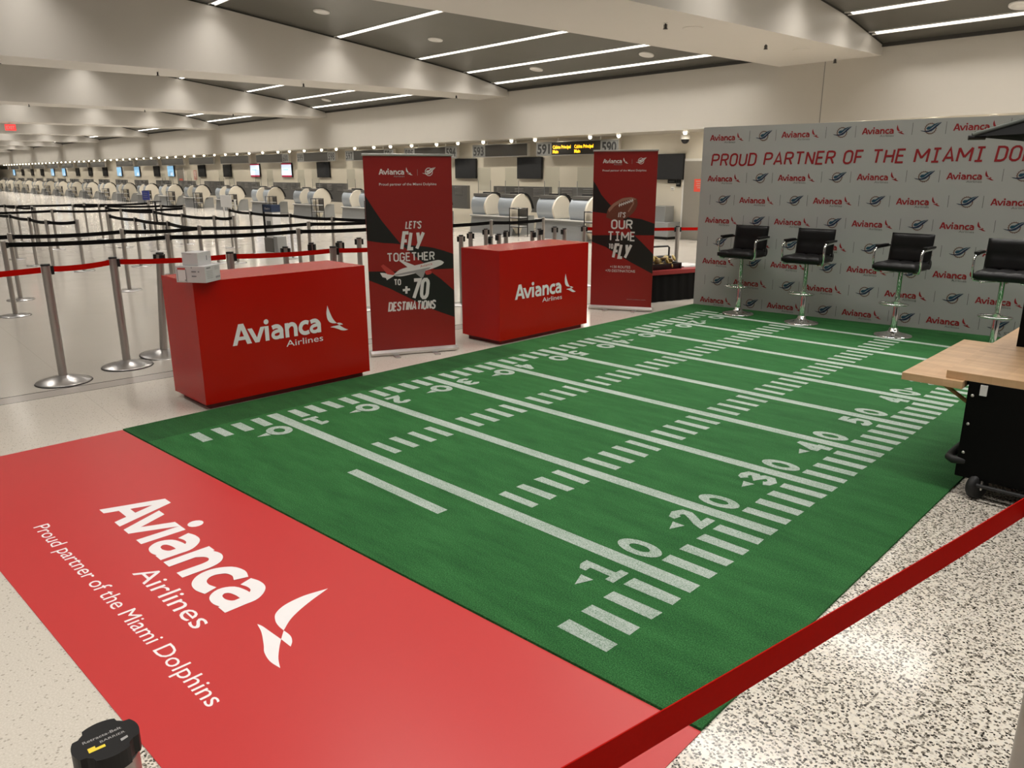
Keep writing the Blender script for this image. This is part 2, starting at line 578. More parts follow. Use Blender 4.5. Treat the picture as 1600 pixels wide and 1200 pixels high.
def ring_polys(cx, cy, ro, ri, n=28):
    out = []
    for i in range(n):
        a, b = 2 * PI * i / n, 2 * PI * (i + 1) / n
        out.append([(cx + ri[0] * math.cos(a), cy + ri[1] * math.sin(a)), (cx + ro[0] * math.cos(a), cy + ro[1] * math.sin(a)),
                    (cx + ro[0] * math.cos(b), cy + ro[1] * math.sin(b)), (cx + ri[0] * math.cos(b), cy + ri[1] * math.sin(b))])
    return out


SAIL = smooth_poly([(1.099, .278), (1.083, .205), (1.087, .142), (1.108, .100), (1.140, .080), (1.173, .072), (1.201, .071), (1.161, .120), (1.128, .190)], {0, 6})
TRI = smooth_poly([(1.201, .071), (1.235, .071), (1.262, .061), (1.282, .045), (1.233, .045)], {0, 3, 4}, 4)
TAIL = smooth_poly([(1.120, .036), (1.142, .041), (1.189, .043), (1.233, .045), (1.264, .022), (1.305, -.004), (1.344, -.021), (1.300, -.025), (1.255, -.016), (1.222, .000), (1.166, .024)], {0, 3, 6}, 4)


def curve(pts, n=5):
    q = [(2 * pts[0][0] - pts[1][0], 2 * pts[0][1] - pts[1][1])] + list(pts) + [(2 * pts[-1][0] - pts[-2][0], 2 * pts[-1][1] - pts[-2][1])]
    out = []
    for i in range(1, len(q) - 2):
        for k in range(n):
            t = k / n
            out.append(tuple(0.5 * (2 * q[i][a] + (q[i + 1][a] - q[i - 1][a]) * t + (2 * q[i - 1][a] - 5 * q[i][a] + 4 * q[i + 1][a] - q[i + 2][a]) * t * t
                                    + (3 * q[i][a] - q[i - 1][a] - 3 * q[i + 1][a] + q[i + 2][a]) * t ** 3) for a in (0, 1)))
    return out + [pts[-1]]


def wordmark():
    """bold humanist lettering of the airline's name, one unit wide"""
    P = [[(0, 0), (.047, 0), (.122, .212), (.076, .212)], [(.153, 0), (.204, 0), (.130, .212), (.082, .212)], [(.04, .047), (.164, .047), (.152, .083), (.055, .083)],
         [(.240, 0), (.285, 0), (.217, .152), (.168, .152)], [(.240, 0), (.285, 0), (.355, .152), (.308, .152)],
         [(.353, 0), (.397, 0), (.397, .152), (.353, .152)], [(.375 + .027 * math.cos(2 * PI * k / 14), .197 + .027 * math.sin(2 * PI * k / 14)) for k in range(14)]]
    for dx in (0, .445):
        P += stroke_polys([(x + dx, y) for x, y in curve([(.436, .126), (.47, .135), (.505, .130), (.534, .098), (.536, .06), (.536, 0)])], .043)
        P += stroke_polys([(x + dx, y) for x, y in curve([(.536, .085), (.49, .084), (.452, .072), (.439, .046), (.455, .022), (.488, .016), (.520, .028), (.536, .05)], 4)], .036)
    P += [[(.578, 0), (.622, 0), (.620, .152), (.578, .152)]]
    P += stroke_polys(curve([(.604, .100), (.628, .125), (.660, .134), (.688, .120), (.699, .09), (.699, .04), (.699, 0)]), .043)
    P += stroke_polys(curve([(.856, .124), (.82, .134), (.780, .122), (.757, .085), (.760, .050), (.785, .024), (.82, .017), (.858, .026)]), .043)
    out = []
    for q in P:
        ar = sum(q[i][0] * q[(i + 1) % len(q)][1] - q[(i + 1) % len(q)][0] * q[i][1] for i in range(len(q)))
        out.append(q if ar > 0 else q[::-1])
    return out


WORD = wordmark()
# monoline condensed capitals, unit height: (width, strokes)
_O = [(.0, .22), (.0, .78), (.05, .91), (.17, 1), (.33, 1), (.45, .91), (.5, .78), (.5, .22), (.45, .09), (.33, 0), (.17, 0), (.05, .09), (.0, .22)]
GLY = {
    'P': (.5, [[(0, 0), (0, 1)], [(0, 1), (.3, 1), (.44, .95), (.5, .85), (.5, .63), (.44, .53), (.3, .48), (0, .48)]]),
    'R': (.5, [[(0, 0), (0, 1)], [(0, 1), (.3, 1), (.44, .95), (.5, .85), (.5, .65), (.44, .55), (.3, .5), (0, .5)], [(.28, .5), (.5, 0)]]),
    'O': (.5, [_O]), '0': (.5, [_O]),
    'U': (.5, [[(0, 1), (0, .22), (.05, .09), (.17, 0), (.33, 0), (.45, .09), (.5, .22), (.5, 1)]]),
    'D': (.5, [[(0, 0), (0, 1), (.28, 1), (.43, .93), (.5, .78), (.5, .22), (.43, .07), (.28, 0), (0, 0)]]),
    'A': (.56, [[(0, 0), (.28, 1), (.56, 0)], [(.09, .28), (.47, .28)]]),
    'T': (.54, [[(0, 1), (.54, 1)], [(.27, 1), (.27, 0)]]),
    'N': (.5, [[(0, 0), (0, 1)], [(0, 1), (.5, 0)], [(.5, 0), (.5, 1)]]),
    'E': (.44, [[(.44, 1), (0, 1), (0, 0), (.44, 0)], [(0, .52), (.38, .52)]]),
    'F': (.44, [[(.44, 1), (0, 1), (0, 0)], [(0, .5), (.38, .5)]]),
    'H': (.5, [[(0, 0), (0, 1)], [(.5, 0), (.5, 1)], [(0, .52), (.5, .52)]]),
    'M': (.74, [[(0, 0), (0, 1)], [(0, 1), (.37, .3)], [(.37, .3), (.74, 1)], [(.74, 1), (.74, 0)]]),
    'I': (.48, [[(.24, 0), (.24, 1)], [(.03, 1), (.45, 1)], [(.03, 0), (.45, 0)]]),
    'i': (.0, [[(0, 0), (0, 1)]]),
    'L': (.42, [[(0, 1), (0, 0), (.42, 0)]]),
    'S': (.48, [[(.47, .80), (.43, .93), (.30, 1), (.17, 1), (.04, .92), (.01, .78), (.05, .64), (.18, .55), (.32, .47), (.44, .37), (.48, .22), (.43, .08), (.30, 0), (.16, 0), (.04, .08), (0, .2)]]),
    'G': (.5, [[(.49, .78), (.44, .92), (.32, 1), (.17, 1), (.05, .91), (0, .78), (0, .22), (.05, .09), (.17, 0), (.33, 0), (.45, .09), (.5, .22), (.5, .48), (.26, .48)]]),
    'Y': (.54, [[(0, 1), (.27, .45)], [(.54, 1), (.27, .45)], [(.27, .46), (.27, 0)]]),
    'y': (.54, [[(.0, 1), (.25, .38)], [(.54, 1), (.12, 0)]]),
    '7': (.5, [[(0, 1), (.5, 1), (.12, 0)]]), "'": (.02, [[(.02, 1), (0, .74)]]),
    '+': (.5, [[(0, .42), (.5, .46)], [(.26, .72), (.24, .14)]]), ' ': (.22, []),
}


def stroke_text(mb, body, O, ex, ey, x, y, width, cap, wt, mt, shear=0.0, h=0.0015, rot=0.0, gap=.24):
    """wt is the stroke weight in units of the cap height"""
    adv, out = 0.0, []
    for ch in body:
        w_, st = GLY[ch]
        for pl in st:
            out.append([(px + adv, py) for px, py in pl])
        adv += w_ + gap
    adv -= gap
    kx = (width - wt * cap) / adv
    ky = cap * (1 - wt)
    cr, sr = math.cos(rot), math.sin(rot)
    polys = []
    for pl in out:
        q = [(px * kx + wt * cap / 2 + shear * (py * ky), py * ky + wt * cap / 2) for px, py in pl]
        for a_ in stroke_polys(q, wt * cap):
            a_ = [(x + u * cr - v * sr, y + u * sr + v * cr) for u, v in a_]
            ar = sum(a_[i][0] * a_[(i + 1) % 4][1] - a_[(i + 1) % 4][0] * a_[i][1] for i in range(4))
            polys.append(a_ if ar > 0 else a_[::-1])
    mb.flat(polys, O, ex, ey, mt, h, 1e-5)


def airline_logo(mb, O, ex, ey, x, y, W, m1, m2, m3, h=0.0015, cap=0.215):
    """red or white airline wordmark with its wing emblem; W is the width of the big word"""
    mb.text('Airlines', O, ex, ey, x + 0.58 * W, y - 0.098 * W, 0.44 * W, 0.066 * W, m2, bold=0.0, h=h)
    mb.flat(WORD, Vector(O) + Vector(ex) * x + Vector(ey) * y, Vector(ex) * W, Vector(ey) * W, m1, h, 1.2e-5)
    O2 = Vector(O) + Vector(ex) * x + Vector(ey) * y
    for poly in (SAIL, TRI, TAIL):
        mb.flat([poly], O2, Vector(ex) * W, Vector(ey) * W, m3, h)


def team_emblem(mb, O, ex, ey, x, y, R, ring, body, body2, h=0.0015, ground=None):
    ground = ground or MT['board']
    """sun ring with a leaping dolphin"""
    O2 = Vector(O) + Vector(ex) * x + Vector(ey) * y
    X, Y = Vector(ex) * R, Vector(ey) * R
    mb.flat(ring_polys(0, 0, (.72, .72), (.61, .61), 24), O2, X, Y, ring, h)
    rays = []
    for i in range(18):
        a = 2 * PI * i / 18
        rays.append([(.68 * math.cos(a - .07), .68 * math.sin(a - .07)), (.68 * math.cos(a + .07), .68 * math.sin(a + .07)), (.83 * math.cos(a + .03), .83 * math.sin(a + .03))])
    mb.flat(rays, O2, X, Y, ring, h)
    low = [(-1.30, -.20), (-1.02, -.33), (-.62, -.42), (-.22, -.44), (.16, -.34), (.42, -.12), (.70, .20), (1.00, .48), (1.32, .80), (.90, .62), (.55, .34), (.22, .02), (-.18, -.22), (-.62, -.30)]
    mb.flat([[low[i], low[i + 1], low[12 - i], low[13 - i]] for i in range(6)] + [[low[6], low[7], low[8]]], O2, X, Y, body, h * 1.15)
    fin = [(-.55, .02), (-.36, .26), (.02, .30), (.36, .56), (.72, .70), (1.26, .82), (.84, .56), (.46, .30), (.08, -.02), (-.30, -.20)]
    mb.flat([[fin[k], fin[9 - k], fin[8 - k], fin[k + 1]] for k in range(4)] + [[fin[4], fin[5], fin[6]]], O2, X, Y, body2, h * 1.3)
    mb.flat(stroke_polys([(-.5, -.24), (-.05, -.12), (.3, .20), (.7, .52), (1.1, .74)], .045), O2, X, Y, ground, h * 1.6)


# ================================================================== SETTING
mb = MB()
mb.box((-125, -45, -0.2), (24, 1.6, 0), MT['floor'])
structure(mb.obj('floor', M=BM))

CEIL = [(0.0, 4.40), (-0.8, 4.57), (-1.74, 4.77), (-3.48, 5.0), (-6.05, 5.31), (-9.31, 5.69), (-14, 6.12), (-20, 6.55), (-40, 7.4)]


def ceil_z(t):
    for (a, za), (b, zb_) in zip(CEIL, CEIL[1:]):
        if b <= t <= a:
            return za + (zb_ - za) * (t - a) / (b - a)
    return CEIL[-1][1]


mb = MB()
for (a, za), (b, zb_) in zip(CEIL, CEIL[1:]):
    mb.add([(-112, a, za), (22, a, za), (22, b, zb_), (-112, b, zb_), (-112, a, za + .12), (22, a, za + .12), (22, b, zb_ + .12), (-112, b, zb_ + .12)],
           [(0, 1, 2, 3), (7, 6, 5, 4)], MT['ceil'])
mb.box((-112, -0.05, 4.34), (22, -0.001, 4.42), MT['reveal'])
structure(mb.obj('ceiling', M=BM))

# fascia over the counters with the soffit under it, and the wall behind the counters
mb = MB()
mb.box((-112, 0, 2.91), (22, 1.42, 4.8), MT['fascia'])
mb.box((4.77, -.002, 2.91), (4.785, .01, 4.2), MT['sign_grey'])
structure(mb.obj('trim_1', M=BM))
mb = MB()
mb.box((-112, 1.42, 0), (22, 1.6, 3.0), MT['wall'])
structure(mb.obj('wall_back', M=BM))
mb = MB()
mb.box((-112, -45, 0), (-111.8, 1.42, 7.6), MT['wall'])
structure(mb.obj('wall_left', M=BM))

# deep ceiling beams square to the counter wall
BEAM_R = [6.0] + [-5.75 - 11.93 * i for i in range(9)]
for i, r in enumerate(BEAM_R):
    wdt = 2.33 if i == 0 else 1.5
    mb = MB()
    prof = [(0.02, 4.18), (0.02, 4.5)] + [(t, z + .06) for t, z in CEIL if t < 0] + [(-40, 4.18)]
    mb.prism([(t, z) for t, z in prof][::-1], 0, r - wdt, r, MT['beam'])
    mb.add([(r + .012, t, z - .035) for t, z in CEIL] + [(r + .012, t, z) for t, z in CEIL],
           [(k, k + 1, len(CEIL) + k + 1, len(CEIL) + k) for k in range(len(CEIL) - 1)], MT['reveal'])
    structure(mb.obj('trim_%d' % (i + 2), M=BM))

# ------------------------------------------------------------------ ceiling light strips
T_STRIP = [-0.66, -1.74, -3.48, -6.05, -9.31, -13.2, -17.6, -22.5]
BAYS = [(6.0, 18.0)] + [(BEAM_R[i + 1], BEAM_R[i] - (2.33 if i == 0 else 1.5)) for i in range(9)]
STRIP_MESH = {}
DOWN_LIGHT = {}
BAYNAME = ['the rightmost ceiling bay', 'the wide ceiling bay left of the widest beam', 'the third ceiling bay from the right',
           'the fourth ceiling bay from the right', 'the fifth ceiling bay from the right', 'the sixth ceiling bay from the right',
           'the seventh ceiling bay from the right', 'the eighth ceiling bay from the right', 'the ninth ceiling bay from the right', 'the tenth ceiling bay from the right']
for bi, (s0, s1) in enumerate(BAYS):
    ts = T_STRIP if bi < 3 else T_STRIP[:6] if bi < 5 else T_STRIP[:4]
    L = s1 - s0
    key = round(L, 2)
    for k, t in enumerate(ts):
        z = ceil_z(t)
        slope = math.atan2(ceil_z(t - .2) - ceil_z(t + .2 if t < -.3 else t), .4)
        T = Matrix.Translation((s0 + L / 2, t, z)) @ Matrix.Rotation(-slope, 4, 'X')
        th = thing('linear_ceiling_light', 'light strip in %s, %s from the fascia' % (BAYNAME[bi], ORD[k]), 'ceiling light', group='linear ceiling lights')
        th.matrix_world = BM @ T
        if key not in STRIP_MESH:
            a = MB(); a.box((-L / 2 + .12, -.065, -.012), (L / 2 - .35, .065, -.004), MT['strip'])
            b = MB()
            for yy in (-.085, .065):
                b.box((-L / 2 + .02, yy, -.022), (L / 2 - .05, yy + .02, .03), MT['white_trim'])
            b.box((L / 2 - .35, -.065, -.012), (L / 2 - .05, .065, -.002), MT['white_trim'])
            STRIP_MESH[key] = (a.mesh('diffuser'), b.mesh('frame'))
        place(STRIP_MESH[key][0], 'diffuser', th)
        place(STRIP_MESH[key][1], 'frame', th)
        ld = DOWN_LIGHT.get(key)
        if ld is None:
            ld = bpy.data.lights.new('strip_light', 'AREA')
            ld.shape = 'RECTANGLE'
            ld.size, ld.size_y = L - .8, .12
            ld.energy = DOWN_POWER * L / 10
            ld.color = (1.0, 0.955, 0.905)
            ld.spread = math.radians(125)
            DOWN_LIGHT[key] = ld
        lo = bpy.data.objects.new('strip_light', ld)
        COL.objects.link(lo)
        lo.parent = th
        lo.location = (-.02, 0, -.03)

# ------------------------------------------------------------------ small bright lamps under the soffit
a = MB(); a.lathe([(.012, -.105), (.035, -.095), (.052, -.065), (.05, -.02)], MT['lamp'], 12)
b = MB(); b.lathe([(.075, -.025), (.08, -.012), (.08, 0)], MT['white_trim'], 14)
LM = (a.mesh('bulb'), b.mesh('ring'))
LAMP_LIGHT = bpy.data.lights.new('lamp_light', 'AREA')
LAMP_LIGHT.shape = 'DISK'
LAMP_LIGHT.size = .16
LAMP_LIGHT.energy = LAMP_WATTS
LAMP_LIGHT.color = (1.0, 0.93, 0.80)
LAMP_S = [8.16, 7.05, 5.61, 4.26, 3.14, 2.0, .89, -1.4, -2.51, -4.89, -6.02, -7.48, -8.9, -10.18, -11.8, -13.28, -14.52, -16.04, -17.62, -18.96, -20.63, -22.15, -23.4, -25.17, -26.82]
for i, s in enumerate(LAMP_S + [-28.4 - 1.6 * i for i in range(44)]):
    if i < 7:
        lab = 'small bright soffit lamp above the logo backdrop, %s from the right' % ORD[i]
        if i == 6:
            lab = 'small bright soffit lamp just above the white dome camera'
    elif i < 25:
        lab = 'small bright soffit lamp over the check-in wall, %s to the left of the dome camera' % ORD[i - 7]
    else:
        lab = 'tiny bright soffit lamp in the crowded far left run of lamps'
    th = thing('soffit_lamp', lab, 'lamp', B(s, .35, 2.91), DL, group='far soffit lamps' if i >= 25 else 'soffit lamps')
    place(LM[0], 'bulb', th)
    lo = bpy.data.objects.new('lamp_light', LAMP_LIGHT)
    COL.objects.link(lo)
    lo.parent = th
    lo.location = (0, 0, -.115)
    place(LM[1], 'ring', th)

# ------------------------------------------------------------------ ceiling speakers, sprinklers, exit sign, camera
a = MB(); a.lathe([(.19, 0), (.19, -.02), (.14, -.03), (.13, -.012), (.02, -.012)], MT['white_trim'], 26)
SPK = a.mesh('ceiling_speaker')
for s, t, lab in [(-3.39, -4.55, 'round white ceiling speaker between the two nearest strips of the middle bay'),
                  (-3.14, -1.25, 'round white ceiling speaker near the fascia end of the middle bay, left one'),
                  (.73, -1.17, 'round white ceiling speaker beside the widest beam, between two light strips'),
                  (-3.78, -7.51, 'round white ceiling speaker nearest the top edge of the picture, above the first beam'),
                  (-15.38, -1.2, 'small round white ceiling speaker in the third bay from the right'),
                  (8.75, -1.0, 'round white ceiling speaker at the top right corner of the ceiling')]:
    z = ceil_z(t)
    o = tag(place(SPK, 'ceiling_speaker'), lab, 'speaker', 'ceiling speakers')
    o.matrix_world = BM @ Matrix.Translation((s, t, z)) @ Matrix.Rotation(-math.atan2(ceil_z(t - .2) - ceil_z(t + .2), .4), 4, 'X')
a = MB(); a.lathe([(.035, 0), (.035, -.008)], MT['white_trim'], 14)
a.tube([(-5.25 + 5.25, 0, -.004), (0, 0, -.09)], .014, MT['black'], 8)
a.lathe([(.04, -.092), (.04, -.086)], MT['black'], 12)
a.box((-.03, -.005, -.088), (-.022, .005, -.02), MT['black']); a.box((.022, -.005, -.088), (.03, .005, -.02), MT['black'])
SPRK = a.mesh('sprinkler')
for s, t, lab in [(5.29, -6.29, 'dark sprinkler head under the widest beam, nearest the camera'), (5.21, -3.14, 'dark sprinkler head in the middle of the widest beam'),
                  (5.15, -.3, 'dark sprinkler head at the wall end of the widest beam'),
                  (-6.4, -13.7, 'dark sprinkler head at the far left of the nearest full beam'), (-6.4, -10.5, 'dark sprinkler head under the nearest full beam, second from the left'),
                  (-6.4, -6.75, 'dark sprinkler head under the nearest full beam, third from the left'), (-6.4, -1.6, 'dark sprinkler head at the wall end of the nearest full beam'),
                  (-18.4, -11.0, 'tiny sprinkler head under the second full beam, leftmost'), (-18.4, -7.2, 'tiny sprinkler head under the second full beam, middle one'),
                  (-18.4, -3.8, 'tiny sprinkler head under the second full beam, nearest the wall')]:
    o = tag(place(SPRK, 'sprinkler'), lab, 'sprinkler', 'fire sprinklers')
    o.location = B(s, t, 4.18)
a = MB(); a.lathe([(.17, 0), (.17, -.006), (.15, -.008)], MT['beam'], 24)
for s, t, lab in [(5.32, -5.6, 'flat round speaker flush in the widest beam, nearer the camera'), (5.3, -2.0, 'flat round speaker flush in the widest beam, nearer the wall')]:
    o = tag(place(a.mesh('flush_speaker'), 'flush_speaker'), lab, 'speaker')
    o.location = B(s, t, 4.18)

ex = thing('exit_sign', 'red lit exit sign hanging under a far beam at the left edge', 'sign', B(-30.6, -9.6, 3.83), DL + PI / 2)
a = MB(); a.box((-.22, -.03, 0), (.22, .03, .28), MT['exit_red'])
a.obj('sign_box', ex)
a = MB(); a.text('EXIT', (0, -.031, 0), (1, 0, 0), (0, 0, 1), -.17, .07, .34, .14, MT['print_white'], bold=.02)
a.obj('lettering', ex)
a = MB(); a.box((-.05, -.03, .28), (.05, .03, .35), MT['white_trim'])
a.obj('bracket', ex)

dc = thing('dome_camera', 'white dome security camera with a black lens hanging left of the backdrop', 'camera', B(.57, .8, 2.91), DL)
a = MB(); a.lathe([(.10, 0), (.10, -.03), (.06, -.05), (.06, -.08), (.115, -.09), (.125, -.18), (.115, -.20)], MT['white_trim'], 22)
a.obj('housing', dc)
a = MB(); a.lathe([(.11, -.20), (.10, -.25), (.06, -.30), (.01, -.315)], MT['black'], 22)
a.obj('lens_dome', dc)

# ------------------------------------------------------------------ hanging counter-number signs
SIGNS = [(-5.46, -1.91, '591', '590', True), (-8.82, -5.89, '593', None, False), (-13.2, -9.74, '595', '594', False), (-17.9, -14.0, '597', '596', False),
         (-22.61, -18.8, '599', '598', False), (-27.38, -23.51, None, '600', False)]
SIGNS += [(a, b, None, None, False) for a, b in [(-32.34, -28.37), (-37.46, -33.43), (-42.69, -38.49), (-48.04, -43.73), (-53.37, -49.09), (-60.93, -56.61), (-65.54, -62.11),
                                                  (-71.33, -67.02), (-77.5, -72.97), (-83.61, -79.14), (-90.21, -85.55), (-96.79, -92.1), (-104.17, -98.93)]]
for i, (s0, s1, nl, nr, lit) in enumerate(SIGNS):
    Lw = s1 - s0
    if i == 0:
        lab = 'hanging counter sign reading 591 and 590 with lit amber lettering'
    elif nl or nr:
        lab = 'hanging dark counter sign with the number %s' % ' and '.join(x for x in (nl, nr) if x)
    else:
        lab = 'blank dark hanging counter sign, %s one to the left of the sign numbered 600' % ORD[i - 6]
    th = thing('counter_number_sign', lab, 'sign', B(s0, 1.0, 2.38), DL, group='hanging counter signs')
    a = MB(); a.box((0, -.05, 0), (Lw, .06, .43), MT['alu'])
    a.box((.02, -.056, .02), (Lw - .02, -.05, .41), MT['sign_dark'])
    F = ((0, -.056, 0), (1, 0, 0), (0, 0, 1))
    tw = .72
    if nl:
        a.flat([[(.01, .01), (tw, .01), (tw, .42), (.01, .42)]], *F, MT['sign_grey'], .002)
        a.text(nl, *F, .06, .07, .58, .29, MT['black'], bold=.035, h=.004)
    if nr:
        a.flat([[(Lw - tw, .01), (Lw - .01, .01), (Lw - .01, .42), (Lw - tw, .42)]], *F, MT['sign_grey'], .002)
        a.text(nr, *F, Lw - tw + .06, .07, .58, .29, MT['black'], bold=.035, h=.004)
    if lit:
        for x0 in (.76, 1.72):
            a.text('Cabina Principal', *F, x0 + .02, .21, .80, .10, MT['led'], bold=.02, h=.004)
            a.text('Main', *F, x0 + .02, .07, .25, .10, MT['led'], bold=.02, h=.004)
    a.obj('sign_box', th)
    for fx in (.27, .78):
        a = MB(); a.tube([(Lw * fx, 0, .43), (Lw * fx, 0, .53)], .022, MT['white_trim'], 8)
        a.obj('hanger_rod', th)

# ------------------------------------------------------------------ monitors on the wall behind the counters
MON = [(-.37, 1.1, 0), (-6.22, 1.23, 0), (-9.74, 1.26, 0), (-16.3, 1.25, 0), (-20.76, 1.23, 0), (-24.64, 1.15, 1), (-28.52, 1.19, 1), (-32.47, 1.16, 0), (-36.54, 1.15, 0), (-42.19, 1.25, 2), (-45.21, 1.18, 0),
       (-49.64, 1.25, 2), (-54.18, 1.23, 2), (-58.36, 1.3, 0), (-63.0, 1.15, 0), (-67.42, 1.19, 0), (-72.58, 1.3, 2), (-77.32, 1.21, 2), (-82.32, 1.31, 0), (-87.32, 1.15, 0), (-92.6, 1.17, 0), (-97.6, 1.3, 2)]
MLAB = ['dark wall monitor right of the shorter football banner, beside the grey door', 'dark wall monitor between the 593 sign and the 591 sign, above the right counters', 'dark wall monitor just left of the 593 sign',
        'dark wall monitor half hidden by the left edge of the airliner banner', 'dark wall monitor under the sign numbered 599 and 598', 'lit white wall monitor with red bands, nearer the sign numbered 600',
        'lit white wall monitor with red bands, the left one of two', 'dark wall monitor next to the left of the two lit white monitors', 'dark wall monitor right of the far grey door with a red notice', 'lit blue wall monitor just left of the far grey door']
for i, (s, wd, st_) in enumerate(MON):
    lab = MLAB[i] if i < len(MLAB) else '%s wall monitor, %s to the left of the far grey door' % ('lit blue' if st_ == 2 else 'dark', ORD[i - 9])
    th = thing('wall_monitor', lab, 'monitor', B(s, 1.42, 1.65), DL, group='monitors on the check-in wall')
    a = MB(); a.box((-wd / 2, -.10, 0), (wd / 2, -.03, .71), MT['black'])
    a.obj('housing', th, bevel=.006)
    a = MB(); a.box((-.2, -.03, .2), (.2, 0, .5), MT['black'])
    a.obj('wall_mount', th)
    a = MB()
    F = ((0, -.101, 0), (1, 0, 0), (0, 0, 1))
    x = wd / 2 - .02
    if st_ == 0:
        a.flat([[(-x, .02), (x, .02), (x, .69), (-x, .69)]], *F, MT['screen'], .001)
    elif st_ == 1:
        a.flat([[(-x, .10), (x, .10), (x, .63), (-x, .63)]], *F, MT['screen_white'], .001)
        a.flat([[(-x, .02), (x, .02), (x, .10), (-x, .10)], [(-x, .63), (x, .63), (x, .69), (-x, .69)]], *F, MT['screen_red'], .001)
        a.flat([[(-x * .7, .36), (x * .4, .36), (x * .4, .40), (-x * .7, .40)]], *F, MT['screen_blue'], .002)
    else:
        a.flat([[(-x, .02), (x, .02), (x, .69), (-x, .69)]], *F, MT['screen_blue'], .001)
        a.flat([[(-.1, .06), (.35, .06), (.35, .25), (.2, .33), (.12, .2), (-.02, .28)]], *F, MT['screen_white'], .002)
    a.obj('screen', th)

# ------------------------------------------------------------------ doors and small wall fittings
for idx, (s, wd, lab) in enumerate([(.78, 1.15, None), (-40.5, 1.15, None)]):
    d = MB()
    d.box((s - wd / 2 - .07, 1.37, 0), (s + wd / 2 + .07, 1.42, 2.22), MT['white_trim'])
    d.box((s - wd / 2, 1.345, .01), (s + wd / 2, 1.385, 2.15), MT['door'])
    do = structure(d.obj('door_%d' % (idx + 1), M=BM))
    h = MB(); h.tube([(s + wd / 2 - .1, 1.345, 1.0), (s + wd / 2 - .1, 1.29, 1.0), (s + wd / 2 - .22, 1.29, 1.0)], .012, MT['alu'], 8)
    h.obj('door_handle', do)
for s, z, w_, h_, mt, lab in [(.74, 1.33, .36, .34, 'poster_red', 'red notice taped on the grey door left of the backdrop'), (-40.4, 1.1, .6, .42, 'poster_red', 'red notice on the far grey door at the left'),
                              (-37.9, 1.45, .55, .6, 'poster_pink', 'pale red notice on the wall right of the far grey door')]:
    a = MB(); t0 = 1.345 if mt == 'poster_red' else 1.42
    a.box((-w_ / 2, -.006, 0), (w_ / 2, 0, h_), MT[mt])
    for k in range(4):
        ww = w_ * (.7, .55, .62, .4)[k] / 2
        a.flat([[(-ww, h_ * (.78 - .17 * k)), (ww, h_ * (.78 - .17 * k)), (ww, h_ * (.86 - .17 * k)), (-ww, h_ * (.86 - .17 * k))]], (0, -.006, 0), (1, 0, 0), (0, 0, 1), MT['poster_pink'] if mt == 'poster_red' else MT['paper'], .001)
    o = tag(a.obj('notice_poster'), lab, 'notice')
    o.location = B(s, t0, z)
    o.rotation_euler = (0, 0, DL)
for s, z, w_, h_, mt, nm, lab in [(-.26, 1.55, .28, .13, 'black', 'wall_switch_plate', 'wide dark switch plate on the wall under the dark monitor'),
                                   (-.02, 1.46, .15, .20, 'black', 'wall_card_reader', 'small black card reader on the wall beside the grey door'),
                                   (-.22, 1.36, .12, .10, 'white_trim', 'wall_thermostat', 'small pale thermostat below the wide switch plate')]:
    a = MB(); a.box((-w_ / 2, -.03, 0), (w_ / 2, 0, h_), MT[mt])
    a.flat([[(-w_ * .35, h_ * .3), (w_ * .35, h_ * .3), (w_ * .35, h_ * .45), (-w_ * .35, h_ * .45)]], (0, -.03, 0), (1, 0, 0), (0, 0, 1), MT['sign_grey'], .001)
    o = tag(a.obj(nm, bevel=.004), lab, 'wall fitting')
    o.location = B(s, 1.42, z)
    o.rotation_euler = (0, 0, DL)
cb = thing('steel_cabinet', 'grey steel stepped cabinet against the wall left of the grey door', 'cabinet', B(-.35, 1.0, 0), DL)
a = MB(); a.box((-.55, -.2, .08), (.50, .35, .48), MT['grey_panel']); a.obj('lower_body', cb, bevel=.008)
a = MB(); a.box((-.55, -.05, .48), (.26, .35, .92), MT['grey_panel']); a.obj('upper_body', cb, bevel=.008)
a = MB(); a.box((-.5, -.15, 0), (.45, .33, .08), MT['black']); a.obj('plinth', cb)

# ------------------------------------------------------------------ check-in counters along the wall
def console_meshes():
    W_ = .72
    front = smooth_poly([(0.0, .56), (-.07, .80), (-.03, 1.02), (.10, 1.15), (.28, 1.20), (.30, 1.12), (.30, .56)], {0, 4, 5, 6}, 4)
    f = MB(); f.prism(front, 0, 0, W_, MT['grey_blue'])
    t = MB(); t.box((.02, .02, 1.13), (W_ - .02, .30, 1.215), MT['dark_panel'])
    ch = smooth_poly([(.02, .06), (-.17, .36), (-.21, .66), (-.15, .95), (.02, 1.15), (.25, 1.23), (.44, 1.16), (.58, .96), (.64, .74), (.55, .60), (.35, .50), (.16, .06)], {0, 8, 11}, 5)
    c = MB(); c.prism(ch, 0, W_, W_ + .07, MT['cheek'])
    ch2 = smooth_poly([(-.06, .57), (-.14, .85), (.02, 1.12), (.24, 1.21), (.42, 1.14), (.54, .96), (.60, .74), (.5, .58)], {0, 7}, 5)
    c2 = MB(); c2.prism(ch2, 0, W_, W_ + .07, MT['cheek'])
    bk = MB()
    arc = smooth_poly([(.34, 1.26), (.50, 1.18), (.64, .98), (.71, .78), (.66, .78), (.58, .97), (.46, 1.14), (.32, 1.21)], {0, 3, 4, 7}, 4)
    bk.prism(arc, 0, .12, W_ + .10, MT['black'])
    sc1 = MB()
    for x in (.05, W_ - .05):
        sc1.tube([(x, .2, 1.19), (x, .2, 1.62)], .010, MT['sign_grey'], 6)
    gl = MB(); gl.box((.05, .196, 1.30), (W_ - .05, .204, 2.0), MT['glass'])
    return [m.mesh(n) for m, n in ((f, 'console_face'), (t, 'console_top'), (c, 'console_side'), (c2, 'console_side'), (bk, 'agent_screen'), (sc1, 'screen_post'), (gl, 'acrylic_screen'))]


